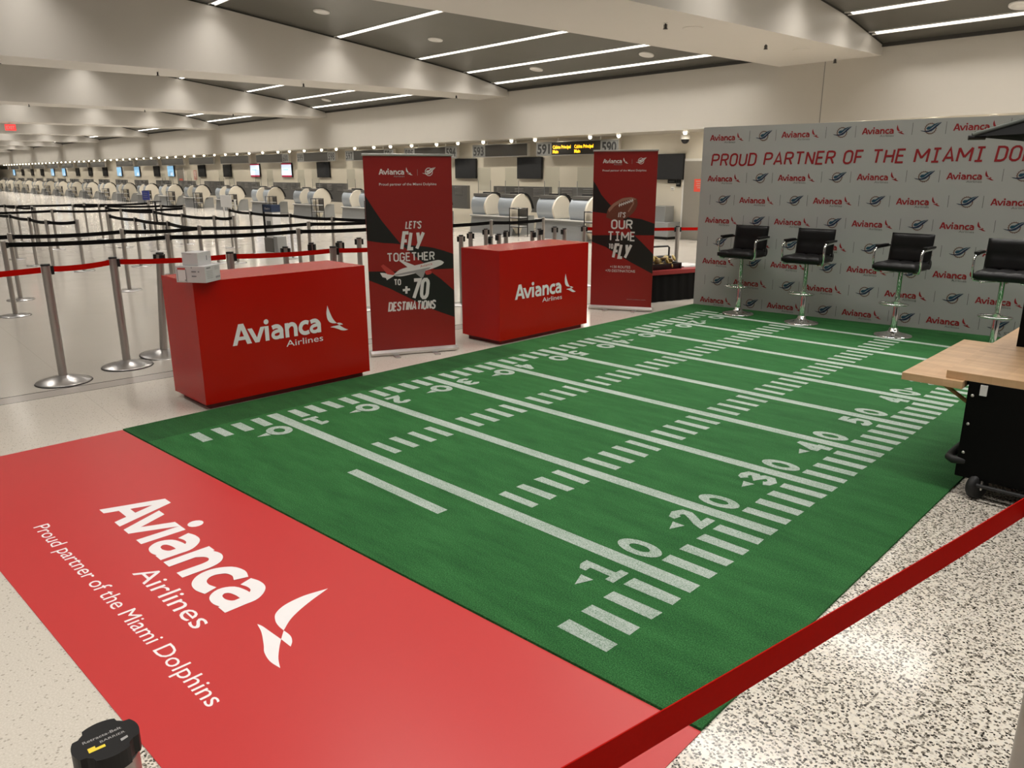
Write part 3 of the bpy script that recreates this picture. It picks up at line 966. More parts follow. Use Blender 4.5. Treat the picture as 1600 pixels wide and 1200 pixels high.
CM = console_meshes()
a = MB()
a.prism([(-.02, 0), (.06, .50), (.0, .50), (.0, .56), (.9, .56), (.9, 0)], 0, 0, 2.07, MT['grey_panel'])
a.box((0, -.03, .535), (2.07, .02, .565), MT['white_trim'])
BASE_M = a.mesh('counter_base')
a = MB()
for x in (0, .42):
    for y in (0, .35):
        a.tube([(x, y, 0), (x, y, .84)], .014, MT['black'], 6)
for z in (.28, .54, .82):
    for p, q in (((0, 0), (.42, 0)), ((0, .35), (.42, .35)), ((0, 0), (0, .35)), ((.42, 0), (.42, .35))):
        a.tube([(p[0], p[1], z), (q[0], q[1], z)], .014, MT['black'], 6)
RACK_F = a.mesh('rack_frame')
a = MB()
for z in (.29, .55, .80):
    a.box((.01, .01, z), (.41, .34, z + .022), MT['white_trim'])
RACK_S = a.mesh('rack_shelf')
a = MB(); a.box((.012, .33, .30), (.41, .345, .80), MT['dark_panel'])
RACK_B = a.mesh('rack_back')
a = MB()
a.box((0, 0, .62), (2.7, .12, 1.42), MT['dark_panel'])
for k in range(3):
    for j in range(6):
        a.box((.18 + .9 * k, -.012, 1.12 + .045 * j), (.62 + .9 * k, .0, 1.135 + .045 * j), MT['alu'])
for j in range(14):
    a.box((.2, -.02, .62 + .045 * j), (.5, -.002, .632 + .045 * j), MT['alu'])
PANEL_M = a.mesh('louvre_panel')
GRP = [-3.08, -6.16, -10.3, -14.5, -18.79, -23.25, -27.8, -32.5, -36.9, -41.2] + [-45.9 - 4.7 * i for i in range(12)]
GLAB = ['grey check-in counter with cream sides under the lit 591 and 590 sign', 'grey check-in counter with cream sides under the 593 sign, left of the football banner', 'grey check-in counter hidden behind the airliner banner',
        'grey check-in counter just left of the airliner banner', 'grey check-in counter behind the blue-headed kiosk, second left of the airliner banner', 'grey check-in counter right of the white sign board',
        'grey check-in counter right behind the white sign board', 'grey check-in counter next to the left of the white sign board', 'grey check-in counter in front of the far grey door']
for i, s in enumerate(GRP):
    lab = GLAB[i] if i < len(GLAB) else 'cream and grey check-in counter, %s to the left of the far grey door' % ORD[i - 9]
    th = thing('check_in_counter', lab, 'check-in counter', B(s, -1.2, 0), DL, group='check-in counters along the wall')
    place(BASE_M, 'counter_base', th, M=Matrix.Translation((-.02, -.10, 0)))
    for k, dx in enumerate((0, 1.33)):
        Mx = Matrix.Translation((dx, 0, 0))
        fc = place(CM[0], 'console_face', th, M=Mx)
        place(CM[1], 'console_top', fc)
        place(CM[2 if k else 3], 'console_side', th, M=Mx)
        place(CM[4], 'agent_screen', th, M=Mx)
        if i < 9:
            place(CM[5], 'screen_post', th, M=Mx)
            place(CM[6], 'acrylic_screen', th, M=Mx)
    place(PANEL_M, 'louvre_panel', th, M=Matrix.Translation((-.55, 1.35, 0)))
    rk = place(RACK_F, 'wire_rack', th, M=Matrix.Translation((2.20, -.35, 0)))
    place(RACK_S, 'rack_shelf', rk)
    place(RACK_B, 'rack_back', rk)

# ------------------------------------------------------------------ belt stanchions
def lathe_mesh(name, prof, mt, n=28):
    m = MB(); m.lathe(prof, mt, n)
    return m.mesh(name)


R_POST = {'red': .037, 'black': .031, 'grey': .034}
POST_H = {'red': 1.08, 'black': 1.0, 'grey': 1.0}
BASE_RED = lathe_mesh('base', [(.228, 0), (.232, .008), (.225, .016), (.06, .062), (.042, .066)], MT['steel_base'], 40)
BASE_BLK = lathe_mesh('base', [(.185, 0), (.187, .006), (.18, .013), (.05, .02), (.036, .026)], MT['steel_base'], 36)
RUB = lathe_mesh('base_rubber', [(.234, 0), (.238, .003), (.236, .007)], MT['rubber'], 40)
POLE = {k: lathe_mesh('pole', [(R_POST[k], .02), (R_POST[k], POST_H[k] - .015)], MT['steel'], 20) for k in POST_H}
CAPM = {}
for k in POST_H:
    h, r = POST_H[k], R_POST[k]
    m = MB(); m.lathe([(r + .001, h - .016), (r + .002, h - .004), (r - .004, h)], MT['steel' if k == 'black' else 'black'], 20)
    CAPM[k] = m.mesh('cap')
    m = MB()
    m.box((r - .004, -.022, h - .095), (r + .022, .022, h - .02), MT['black'])
    CAPM[k + 'clip'] = m.mesh('belt_clip')


def stanchion(x, y, kind, lab, group, clips=(), tilt=None, tall=None):
    th = thing('belt_stanchion', lab, 'stanchion', (x, y, 0), 0, group)
    place(BASE_RED if kind == 'red' else BASE_BLK, 'base', th)
    if kind == 'red':
        place(RUB, 'base_rubber', th)
    p = place(POLE[kind], 'pole', th)
    place(CAPM[kind], 'cap', p)
    for c in clips:
        place(CAPM[kind + 'clip'], 'belt_clip', p, M=Matrix.Rotation(c, 4, 'Z'))
    if tilt:
        th.rotation_euler = tilt
    return th


def belt(th, a, b, kind, sag=.02, ztop=None, wd=.05):
    """retractable belt from post a to post b, a part of the stanchion it winds out of"""
    z = ztop if ztop else POST_H[kind] - .025
    if kind == 'black':
        wd = .06
    a, b = Vector((a[0], a[1], 0)), Vector((b[0], b[1], 0))
    d = (b - a).normalized()
    nrm = Vector((-d.y, d.x, 0))
    A, Bq = a + d * (R_POST[kind] + .015), b - d * (R_POST[kind] + .004)
    o = Vector((th.location.x, th.location.y, 0))
    vs, fs = [], []
    n = 12
    for i in range(n + 1):
        t = i / n
        p = A.lerp(Bq, t) - o
        zz = z - sag * 4 * t * (1 - t)
        for q, dz in ((-1, 0), (1, 0), (1, -wd), (-1, -wd)):
            vs.append(p + nrm * (.0012 * q) + Vector((0, 0, zz + dz)))
    for i in range(n):
        for k in range(4):
            fs.append((i * 4 + k, i * 4 + (k + 1) % 4, (i + 1) * 4 + (k + 1) % 4, (i + 1) * 4 + k))
    fs += [(0, 1, 2, 3), (n * 4 + 3, n * 4 + 2, n * 4 + 1, n * 4)]
    m = MB(); m.add(vs, fs, MT['red_belt' if kind == 'red' else 'black_belt'])
    ob = m.obj('belt', th)
    if th.rotation_euler.x or th.rotation_euler.y:
        ob.matrix_local = th.matrix_basis.inverted() @ Matrix.Translation(th.location)
    return ob


def run(kind, pts, labels, group, close=True, clips=True, sag=.02):
    out = []
    for i, (x, y) in enumerate(pts):
        c = []
        if labels[i] is None:
            out.append(out[-1])
            continue
        if i + 1 < len(pts):
            c.append(math.atan2(pts[i + 1][1] - y, pts[i + 1][0] - x))
        th = stanchion(x, y, kind, labels[i], group, c)
        out.append(th)
    if close:
        for i in range(len(pts) - 1):
            belt(out[i], pts[i], pts[i + 1], kind, sag)
    return out


G = 'steel stanchions with black belts in the queue'
A1 = (-6.55, -.14); A2 = (-6.21, 1.87); A3 = (-5.80, 3.79); A4 = (-5.45, 5.6); A5 = (-5.10, 7.44); A6 = (-4.94, 8.73)
run('black', [A1, A2, A3, A4, A5, A6], ['black-belted stanchion at the left edge, start of the nearest black belt row', 'black-belted stanchion behind the cartons, second of the nearest black row', 'black-belted stanchion left of the airliner banner, third of the nearest black row',
     'black-belted stanchion hidden behind the airliner banner', 'pale black-belted stanchion between the airliner banner and the right red counter', 'pale black-belted stanchion right behind the right red counter, at the grey console'], G)
B0_ = (-8.6, -1.6); B1 = (-8.05, .30); B2 = (-7.85, 1.82); B3 = (-7.69, 3.02); B4 = (-7.3, 4.9); B5 = (-6.95, 6.9)
rb = run('black', [B0_, B1, B2, B3, B4, B5], ['black-belted stanchion just outside the left edge, second black row', 'thick black-belted stanchion at the left edge, second black row', 'black-belted stanchion left of the cartons, second black row', 'black-belted stanchion above the cartons where two belts meet',
     'black-belted stanchion right of the blue-headed kiosk, second black row', 'black-belted stanchion behind the left edge of the airliner banner'], G)
C0 = (-10.22, 6.23); C1 = (-8.39, 6.12)
H0 = (-13.72, 6.55); H1 = (-11.86, 6.15)
run('black', [H0, H1, C0, C1, B5], ['black-belted stanchion in front of the white sign board', 'black-belted stanchion between the white sign board and the kiosk', 'black-belted stanchion just right of the kiosk head', 'black-belted stanchion in front of the counter left of the airliner banner', None], G)
D0 = (-16.6, 1.9); D1 = (-14.67, 1.91); D2 = (-12.95, 1.84); D3 = (-11.58, 1.77); D4 = (-11.2, 2.2)
run('black', [D0, D1, D2, D3, D4], ['black-belted stanchion outside the left edge on the stepped belt', 'black-belted stanchion near the left edge, first of the stepped belt', 'black-belted stanchion second along the stepped belt at the left', 'black-belted stanchion third along the stepped belt at the left', 'black-belted stanchion at the right end of the stepped belt at the left'], G)
G0 = (-12.98, 3.41); G1 = (-11.21, 3.29); G2 = (-9.38, 3.2)
run('black', [G0, G1, G2, B3], ['black-belted stanchion at the left end of the belt falling towards the cartons', 'black-belted stanchion second on the belt falling towards the cartons', 'black-belted stanchion third on the belt falling towards the cartons', None], G)
F0 = (-17.68, 4.94); F1 = (-14.2, 4.85); F2 = (-12.04, 4.61); F3 = (-10.59, 4.66); F4 = (-10.3, 4.95)
run('black', [F0, (-15.87, 4.68), F1, F2, F3, F4], ['black-belted stanchion under the blue sign post, left end of its belt', None, 'black-belted stanchion just right below the blue sign', 'black-belted stanchion between the blue sign and the white sign board', 'black-belted stanchion left of the pair by the white sign board', 'black-belted stanchion of the pair below the white sign board'], G)
E0 = (-17.3, 1.1); E1_ = (-16.6, 3.30); E2_ = (-15.87, 4.68); E3 = (-15.6, 6.2)
run('black', [E0, E1_, E2_, E3], ['black-belted stanchion outside the left edge on the third long belt', 'black-belted stanchion on the third long belt, left one', 'black-belted stanchion on the third long belt, left of the blue sign', 'black-belted stanchion on the third long belt, right of the blue sign'], G)
I0 = [(-22.0, 1.6), (-21.2, 3.37), (-19.86, 3.33), (-19.03, 3.49), (-18.44, 3.40)]
run('black', I0, ['distant black-belted stanchion outside the left edge', 'distant black-belted stanchion in the farthest thick belt, leftmost', 'distant black-belted stanchion in the farthest thick belt, second from the left', 'distant black-belted stanchion in the farthest thick belt, left of a close pair', 'distant black-belted stanchion in the farthest thick belt, right of a close pair'], G)
I1 = [(-19.65, 4.71), (-19.06, 5.22), (-17.6, 6.41), (-17.19, 6.9)]
run('black', I1, ['distant black-belted stanchion in the farthest belt, mid left', 'distant black-belted stanchion in the farthest belt, next to the mid left one', 'distant black-belted stanchion left of the blue sign in the farthest belt', 'distant black-belted stanchion right of the blue sign in the farthest belt'], G)
I2 = [(-22.0, 2.6), (-20.49, 5.28), (-20.0, 7.0)]
run('black', I2, ['distant black-belted stanchion outside the left edge in the last row', 'distant black-belted stanchion in the last row, mid left', 'distant black-belted stanchion in the last row behind the blue sign'], G)

GR = 'steel stanchions with red belts'
P0 = (-2.27, -2.6); P1 = (-2.33, -.80); P2 = (-2.53, -.165); P4 = (-2.17, .84); P5 = (-1.93, 1.91); P6 = (-1.72, 2.75)
run('red', [P0, P1, P2, P4, P5, P6], ['red-belted stanchion just outside the left edge', 'red-belted steel stanchion nearest on the left, with a flat shiny domed base', 'red-belted steel stanchion second from the left, leaning beside the red counter', 'red-belted stanchion right of the white cartons, behind the left red counter',
     'red-belted stanchion with a black clip left of the airliner banner', 'red-belted stanchion hidden behind the airliner banner'], GR, sag=.012)
P8 = (-1.60, 8.32); P9 = (-.75, 9.9); P75 = (-2.79, 7.35)
q8 = stanchion(*P8, 'grey', 'red-belted stanchion between the football banner and the backdrop', GR, (math.atan2(P9[1] - P8[1], P9[0] - P8[0]), PI + .7))
belt(q8, P8, P9, 'red', .01, ztop=.975)
q7 = stanchion(*P75, 'grey', 'red-belted stanchion at the left edge of the football banner', GR, (.6, -2.4))
belt(q7, P75, P8, 'red', .01, ztop=.975)
q9 = stanchion(*P9, 'grey', 'red-belted stanchion hidden behind the logo backdrop', GR)
stanchion(-2.74, .28, 'red', 'steel stanchion with a white card in its black head, beside the left red counter', GR, (0, 2.2, -2.2), tilt=(math.radians(-3), math.radians(4), 0))
GN = 'unused steel stanchions with black heads'
for x, y, lab in [(-2.38, 1.59, 'beltless stanchion behind the left red counter, leftmost of its four'), (-2.60, 2.05, 'beltless stanchion behind the left red counter, second of four'),
                  (-2.54, 2.40, 'beltless stanchion behind the left red counter, third of four'), (-2.80, 2.86, 'beltless stanchion next to the airliner banner, fourth behind the left counter'),
                  (-2.16, 4.01, 'beltless stanchion behind the right red counter, leftmost in the cluster'), (-2.44, 4.44, 'beltless stanchion behind the right red counter, second in the cluster'),
                  (-1.95, 4.50, 'beltless stanchion behind the right red counter, third in the cluster'), (-2.78, 5.06, 'beltless stanchion behind the right red counter, farthest back beside the pale post'),
                  (-1.70, 4.10, 'beltless stanchion behind the right red counter, lowest one'), (-2.29, 4.98, 'beltless stanchion behind the right red counter, left of the red belt end'),
                  (-1.97, 5.18, 'beltless stanchion behind the right red counter, right of the red belt end'), (-2.2, 5.58, 'beltless stanchion behind the right red counter, left of the pale second post'),
                  (-2.34, 6.08, 'beltless stanchion left of the football banner, farther of a close pair'), (-1.98, 5.88, 'beltless stanchion left of the football banner, nearer of a close pair')]:
    x, y = 5.389 + (x - 5.389) * 1.0897, -2.829 + (y + 2.829) * 1.0897
    stanchion(x, y, 'grey', lab, GN, (random.uniform(-2.5, -.2), random.uniform(.5, 2.5)))

# nearest belt, its post at the lower right and the post it runs to behind the viewer
PR = (5.178, -.562); PL = (4.638, -3.05)
qr = stanchion(*PR, 'red', 'grey stanchion cut by the lower right edge, holding the nearest red belt', 'nearest stanchions', (2.4,))
belt(qr, (5.012, -.537), (5.178 + .015, -.562), 'red', .0, ztop=1.03, wd=.06)
belt(qr, (5.076, -.485), PL, 'red', .012, ztop=1.03, wd=.06)
stanchion(*PL, 'red', 'stanchion behind the viewer at the end of the nearest red belt', 'nearest stanchions')

# stanchion head in the lower left corner
fg = thing('belt_stanchion', 'steel stanchion seen from above at the lower left, black cap with a yellow mark', 'stanchion', (4.30, -2.565, 0), math.radians(86))
place(BASE_RED, 'base', fg)
a = MB(); a.lathe([(.041, .03), (.041, 1.02)], MT['steel'], 32); p_ = a.obj('pole', fg)
a = MB()
n = 48
prof = []
for i in range(n):
    an = 2 * PI * i / n
    q = (an + PI / 4) % (PI / 2)
    notch = q < .16 or q > PI / 2 - .16
    r = .039 if notch else .045
    prof.append((r * math.cos(an), r * math.sin(an)))
a.prism(prof, 2, 1.022, 1.05, MT['black'])
F = ((0, 0, 1.05), (1, 0, 0), (0, 1, 0))
a.text('Retracta-Belt', *F, -.028, .008, .052, .0062, MT['rubber_grey'], bold=.01, h=.0004)
a.text('BARRIER', *F, -.008, -.0045, .034, .005, MT['rubber_grey'], h=.0004)
a.flat([[(-.026, -.017), (-.016, -.017), (-.016, -.006), (-.026, -.006)], [(-.016, -.017), (-.004, -.017), (-.004, -.011), (-.016, -.011)]], *F, MT['yellow'], .0005)
a.flat([[(.016, -.021), (.026, -.018), (.026, -.013), (.016, -.015)]], *F, MT['rubber_grey'], .0004)
a.obj('cap', p_)

# ------------------------------------------------------------------ kiosk, sign boards, rolling stand
ks = thing('self_service_kiosk', 'tall self-service kiosk with a dark blue header behind the black belts', 'kiosk', B(-4.33, -8.88, 0), DL + .12)
a = MB(); a.box((-.17, -.10, .33), (.17, .12, .95), MT['paper']); a.obj('body', ks, bevel=.01)
a = MB(); a.box((-.18, -.12, .95), (.18, .12, 1.12), MT['navy'])
a.text('Check in', (0, -.12, 0), (1, 0, 0), (0, 0, 1), -.12, 1.01, .22, .045, MT['print_white'])
a.obj('header', ks)
a = MB(); a.box((-.08, -.115, .60), (.08, -.10, .74), MT['sign_grey']); a.obj('screen', ks)
a = MB(); a.box((-.19, -.16, 0), (.19, .14, .34), MT['dark_panel']); a.obj('base', ks, bevel=.01)
a = MB(); a.box((.19, -.14, 0), (.36, .12, .38), MT['grey_panel']); a.obj('side_unit', ks, bevel=.01)
a = MB(); a.box((-.205, -.13, 0), (-.19, .13, 1.13), MT['black']); a.obj('side_panel', ks)

wb = thing('sign_board', 'white blank sign board on two thin legs in front of the counters', 'sign', B(-9.35, -8.0, 0), DL)
a = MB(); a.box((-.38, -.02, .88), (.38, .02, 1.23), MT['paper']); a.obj('board', wb)
for x in (-.28, .28):
    a = MB(); a.tube([(x, .02, .02), (x, .02, .9)], .018, MT['white_trim'], 8); a.obj('leg', wb)
    a = MB(); a.box((x - .03, -.2, 0), (x + .03, .2, .02), MT['white_trim']); a.obj('foot', wb)
wp = thing('sign_post', 'thin white post with a small black tag right of the white sign board', 'sign', B(-8.7, -8.0, 0), DL)
a = MB(); a.tube([(0, 0, .01), (0, 0, 1.12)], .03, MT['white_trim'], 8); a.obj('post', wp)
a = MB(); a.box((-.16, -.02, 1.05), (-.03, .02, 1.11), MT['black']); a.obj('tag', wp)
a = MB(); a.lathe([(.17, 0), (.17, .01), (.03, .02)], MT['alu'], 20); a.obj('base', wp)
bs = thing('blue_sign_stand', 'small dark blue notice on a floor stand among the far black belts', 'sign', B(-19.84, -7.11, 0), DL + .2)
a = MB(); a.box((-.25, -.02, .82), (.25, .02, 1.18), MT['blue'])
for k in range(3):
    a.flat([[(-.17, 1.08 - .08 * k), (.17, 1.08 - .08 * k), (.17, 1.095 - .08 * k), (-.17, 1.095 - .08 * k)]], (0, -.02, 0), (1, 0, 0), (0, 0, 1), MT['grey_blue'], .002)
a.obj('notice', bs)
a = MB(); a.tube([(0, .02, .01), (0, .02, .85)], .03, MT['alu'], 8); a.obj('post', bs)
a = MB(); a.lathe([(.2, 0), (.2, .012), (.04, .022)], MT['alu'], 20); a.obj('base', bs)
rs = thing('rolling_stand', 'small empty rolling frame with dark wheels among the black belts', 'trolley', B(-14.2, -8.6, 0), DL - .1)
a = MB()
a.tube([(-.5, -.25, .30), (.45, -.25, .24), (.45, .25, .24), (-.5, .25, .30)], .018, MT['alu'], 8, closed=True)
a.tube([(.35, 0, .27), (.38, 0, .95)], .03, MT['black'], 8)
a.tube([(.38, -.2, .95), (.38, .2, .95)], .02, MT['black'], 8)
a.obj('frame', rs)
for x, y in ((-.5, -.25), (.0, .25), (.45, -.25), (.45, .25)):
    a = MB(); a.lathe([(.04, -.02), (.11, -.02), (.11, .02), (.04, .02)], MT['rubber'], 18, T=Matrix.Translation((x, y, .11)) @ Matrix.Rotation(PI / 2, 4, 'X'))
    a.obj('wheel', rs)
    a = MB(); a.tube([(x, y - .03, .11), (x, y - .03, .26)], .012, MT['alu'], 6); a.obj('fork', rs)

# ================================================================== RED MAT
mx0, mx1, my0, my1 = -.50, 4.31, -2.18, -.865
th = thing('floor_mat', 'large glossy red floor mat with a white airline logo in front of the turf', 'mat', (0, 0, 0))
a = MB()
a.add([(-.517, -1.735 - .44, 0), (4.33, -2.13, 0), (4.31, -.79, 0), (-.485, -.955, 0), (-.517, -1.735 - .44, .004), (4.33, -2.13, .004), (4.31, -.79, .004), (-.485, -.955, .004)],
      [(3, 2, 1, 0), (4, 5, 6, 7), (0, 1, 5, 4), (1, 2, 6, 5), (2, 3, 7, 6), (3, 0, 4, 7)], MT['mat_red'])
F = ((0, 0, .004), (1, 0, 0), (0, 1, 0))
airline_logo(a, *F, .899, -1.578, 1.53, MT['vinyl_white'], MT['vinyl_white'], MT['vinyl_white'], h=.0008)
a.text('Proud partner of the Miami Dolphins', *F, .885, -1.908, 2.09, .073, MT['vinyl_white'], h=.0008)
a.obj('mat_sheet', th)

# ================================================================== TURF
th = thing('turf_rug', 'green artificial turf laid out as a small football field with white markings', 'turf', (0, 0, 0))
a = MB()
TZ = .012
a.add([(-.05, -.935, 0), (4.308, -.786, 0), (4.303, 7.42, 0), (-.05, 6.97, 0), (-.05, -.935, TZ), (4.308, -.786, TZ), (4.303, 7.42, TZ), (-.05, 6.97, TZ)],
      [(3, 2, 1, 0), (4, 5, 6, 7), (0, 1, 5, 4), (1, 2, 6, 5), (2, 3, 7, 6), (3, 0, 4, 7)], MT['turf'])
a.add([(-.45, 3.02, 0), (-.05, 3.02, 0), (-.05, 6.97, 0), (-.40, 6.93, 0), (-.45, 3.02, TZ), (-.05, 3.02, TZ), (-.05, 6.97, TZ), (-.40, 6.93, TZ)],
      [(3, 2, 1, 0), (4, 5, 6, 7), (0, 1, 5, 4), (1, 2, 6, 5), (2, 3, 7, 6), (3, 0, 4, 7)], MT['turf'])
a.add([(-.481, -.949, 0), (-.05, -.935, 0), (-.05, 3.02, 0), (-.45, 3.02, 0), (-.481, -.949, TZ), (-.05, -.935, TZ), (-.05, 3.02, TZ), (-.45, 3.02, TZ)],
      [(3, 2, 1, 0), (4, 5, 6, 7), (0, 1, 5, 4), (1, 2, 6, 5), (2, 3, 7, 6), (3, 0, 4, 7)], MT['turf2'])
SP = .7912
F = ((0, 0, TZ), (1, 0, 0), (0, 1, 0))
polys = []


def rect(x0, x1, yc, hw):
    j = lambda: random.uniform(-.004, .004)
    polys.append([(x0 + j(), yc - hw + j()), (x1 + j(), yc - hw + j()), (x1 + j(), yc + hw + j()), (x0 + j(), yc + hw + j())])


for k in range(9):
    y = k * SP
    polys.append([(0, y - .045), (3.81, y - .045), (3.81, y + .045), (0, y + .045)])
for k in range(-1, 9):
    for j in range(1, 5):
        y = k * SP + j * SP / 5 + .007
        if y > 6.55:
            continue
        rect(.01, .24, y, .038)
        rect(3.55, 3.81, y, .038)
        if k >= 0 and k < 8:
            rect(1.135, 1.405, y, .032)
            rect(2.40, 2.67, y, .032)
rect(1.46, 2.35, -.25, .037)
a.flat(polys, *F, MT['paint'], .0012)
DIG = {
    '1': ('poly', [[(.038, .045), (.085, .045), (.085, .225), (.038, .225)], [(0, 0), (.123, 0), (.123, .048), (0, .048)], [(.0, .165), (.04, .165), (.04, .225), (.02, .215), (.0, .20)]]),
    '2': ('stroke', [(.018, .165), (.022, .19), (.062, .205), (.103, .185), (.105, .15), (.08, .11), (.03, .045), (.02, .022), (.128, .022)]),
    '3': ('stroke', [(.012, .178), (.03, .2), (.062, .206), (.10, .19), (.103, .15), (.055, .118), (.108, .09), (.108, .05), (.062, .02), (.02, .03), (.008, .055)]),
    '4': ('stroke2', [[(.092, 0), (.092, .225)], [(.095, .215), (.012, .08)], [(-.005, .072), (.135, .072)], [(.06, .018), (.128, .018)]]),
    '5': ('stroke', [(.122, .204), (.03, .204), (.022, .125), (.065, .14), (.108, .115), (.108, .055), (.07, .022), (.02, .025), (.004, .05)]),
}


def digit(ch, fn):
    if ch == '0':
        ps = ring_polys(.062, .1125, (.073, .126), (.031, .060), 26)
    else:
        kind, d = DIG[ch]
        if kind == 'poly':
            ps = d
        elif kind == 'stroke':
            ps = stroke_polys(d, .053)
        else:
            ps = [q for s_ in d for q in stroke_polys(s_, .05)]
    out = []
    for p in ps:
        q = [fn(*v) for v in p]
        ar = sum(q[i][0] * q[(i + 1) % len(q)][1] - q[(i + 1) % len(q)][0] * q[i][1] for i in range(len(q)))
        out.append(q if ar > 0 else q[::-1])
    return out


NUM = '123454321'
for k in range(9):
    y = k * SP
    n_ = NUM[k]
    dg = []
    dg += digit(n_, lambda p, q, y=y: (3.507 - q, y - .215 + p))
    dg += digit('0', lambda p, q, y=y: (3.507 - q, y + .094 + p))
    dg += digit(n_, lambda p, q, y=y: (.295 + q * .95, y + .215 - p))
    dg += digit('0', lambda p, q, y=y: (.305 + q * .85, y - .082 - p * 1.25))
    sg = -1 if k < 4 else 1
    if k != 4:
        for xa, xb in ((3.35, 3.424), (.385, .455)):
            xm = (xa + xb) / 2
            t_ = [(xm, y + sg * .35), (xb, y + sg * .258), (xa, y + sg * .258)]
            dg.append(t_ if sg > 0 else t_[::-1])
    a.flat(dg, *F, MT['paint'], .0018, 1e-5)
a.obj('turf_sheet', th)

# ================================================================== RED COUNTERS
def red_counter(loc, rz, L, label, lx, ly, W):
    th = thing('promo_counter', label, 'counter', loc, rz, 'red branded counters')
    a = MB()
    a.box((-.62, 0, .05), (0, L, 1.04), MT['counter_red'])
    airline_logo(a, (0, 0, 0), (0, 1, 0), (0, 0, 1), lx, ly, W, MT['vinyl_white'], MT['vinyl_white'], MT['vinyl_white'], h=.002)
    a.obj('body', th)
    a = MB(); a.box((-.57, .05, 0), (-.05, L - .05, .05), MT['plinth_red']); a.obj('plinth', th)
    return th


c1 = red_counter((-.488, -.30, 0), math.radians(-1.2), 1.575, 'left red counter with a white airline logo and two cartons on top', .268, .495, .815)
c2 = red_counter((-.487, 3.045, 0), math.radians(-.8), 1.50, 'right red counter with a white airline logo, between the two banners', .235, .485, .775)

# cartons on the left counter
cz = 1.041
k1_ = thing('carton', 'larger white printed carton lying on the left red counter', 'box', (-.372, -.245, cz), math.radians(33))
a = MB(); a.box((-.25, 0, 0), (0, .205, .125), MT['box_white'])
Fx = ((0, 0, 0), (0, 1, 0), (0, 0, 1))
Fy = ((-.25, 0, 0), (1, 0, 0), (0, 0, 1))
a.flat([[(.02, .105), (.075, .105), (.075, .114), (.02, .114)]], *Fx, MT['box_grey'], .001)
for k in range(5):
    a.flat([[(.02, .03 + .013 * k), (.10, .03 + .013 * k), (.10, .034 + .013 * k), (.02, .034 + .013 * k)]], *Fx, MT['rubber_grey'], .001)
for k in range(3):
    a.flat(ring_polys(.145 + .022 * k, .03, (.008, .009), (.002, .002), 8), *Fx, MT['box_grey'], .001)
    a.flat([[(.13, .09 + .009 * k), (.19, .09 + .009 * k), (.19, .093 + .009 * k), (.13, .093 + .009 * k)]], *Fx, MT['rubber_grey'], .001)
a.flat([[(.018, .012), (.085, .012), (.085, .108), (.018, .108)]], *Fy, MT['paper'], .001)
a.flat([[(.018, .098), (.085, .098), (.085, .112), (.018, .112)]], *Fy, MT['plane_red'], .002)
a.flat([[(.014, .01), (.018, .01), (.018, .10), (.014, .10)], [(.085, .01), (.090, .01), (.090, .10), (.085, .10)]], *Fy, MT['box_grey'], .002)
for k, (x, z, w_) in enumerate([(.135, .11, .008), (.135, .08, .04), (.135, .045, .04), (.19, .08, .012), (.075, .014, .008)]):
    a.flat([[(x, z), (x + w_, z), (x + w_, z + .009), (x, z + .009)]], *Fy, MT['box_grey'], .002)
a.obj('carton_body', k1_, bevel=.002)
k2_ = thing('carton', 'smaller white carton stacked on the larger one on the left counter', 'box', (-.44, -.262, cz + .1255), math.radians(31))
a = MB(); a.box((-.135, 0, 0), (0, .172, .10), MT['box_white'])
a.flat([[(.108, .035), (.118, .035), (.118, .07), (.108, .07)]], *Fx, MT['box_grey'], .001)
a.flat([[(.145, .052), (.158, .052), (.158, .057), (.145, .057)]], *Fx, MT['rubber_grey'], .001)
a.flat([[(.04, .088), (.085, .088), (.085, .092), (.04, .092)]], (-.135, 0, 0), (1, 0, 0), (0, 0, 1), MT['rubber_grey'], .001)
a.obj('carton_body', k2_, bevel=.002)

# ================================================================== ROLL-UP BANNERS
def rollup(p0, p1, H, label, draw):
    p0, p1 = Vector(p0), Vector(p1)
    d = (p1 - p0)
    L = d.length
    th = thing('rollup_banner', label, 'banner', p0, math.atan2(d.y, d.x), 'roll-up banners')
    a = MB()
    a.box((.01, -.002, .055), (L - .01, .002, H - .01), MT['banner_red'])
    draw(a, (0, -.002, 0), (1, 0, 0), (0, 0, 1), L, H)
    a.obj('printed_sheet', th)
    b = MB(); b.box((0, -.012, H - .022), (L, .012, H), MT['alu']); b.obj('top_rail', th, bevel=.003)
    b = MB(); b.prism([(-.05, .012), (-.055, .035), (-.02, .058), (.03, .058), (.055, .035), (.05, .012)], 0, -.01, L + .01, MT['alu']); b.obj('cassette', th)
    for fx in (.27, .73):
        b = MB(); b.box((L * fx - .03, -.17, 0), (L * fx + .03, .17, .012), MT['alu']); b.obj('foot', th, bevel=.003)
    b = MB(); b.tube([(L / 2, .03, .05), (L / 2, .014, H - .02)], .012, MT['alu'], 8); b.obj('support_pole', th)
    return th


def swoosh(a, F, k1, k2, k3):
    a.flat([smooth_poly(k1, {0, 2, 4}, 4)], *F, MT['banner_black'], .0006)
    n2 = len(k2)
    a.flat([k2], *F, MT['banner_black'], .0006)
    a.flat([k3], *F, MT['banner_black'], .0006)


def strip(a, F, top, bot, mt, h=.0006):
    a.flat([[bot[i], bot[i + 1], top[i + 1], top[i]] for i in range(len(top) - 1)], *F, mt, h)


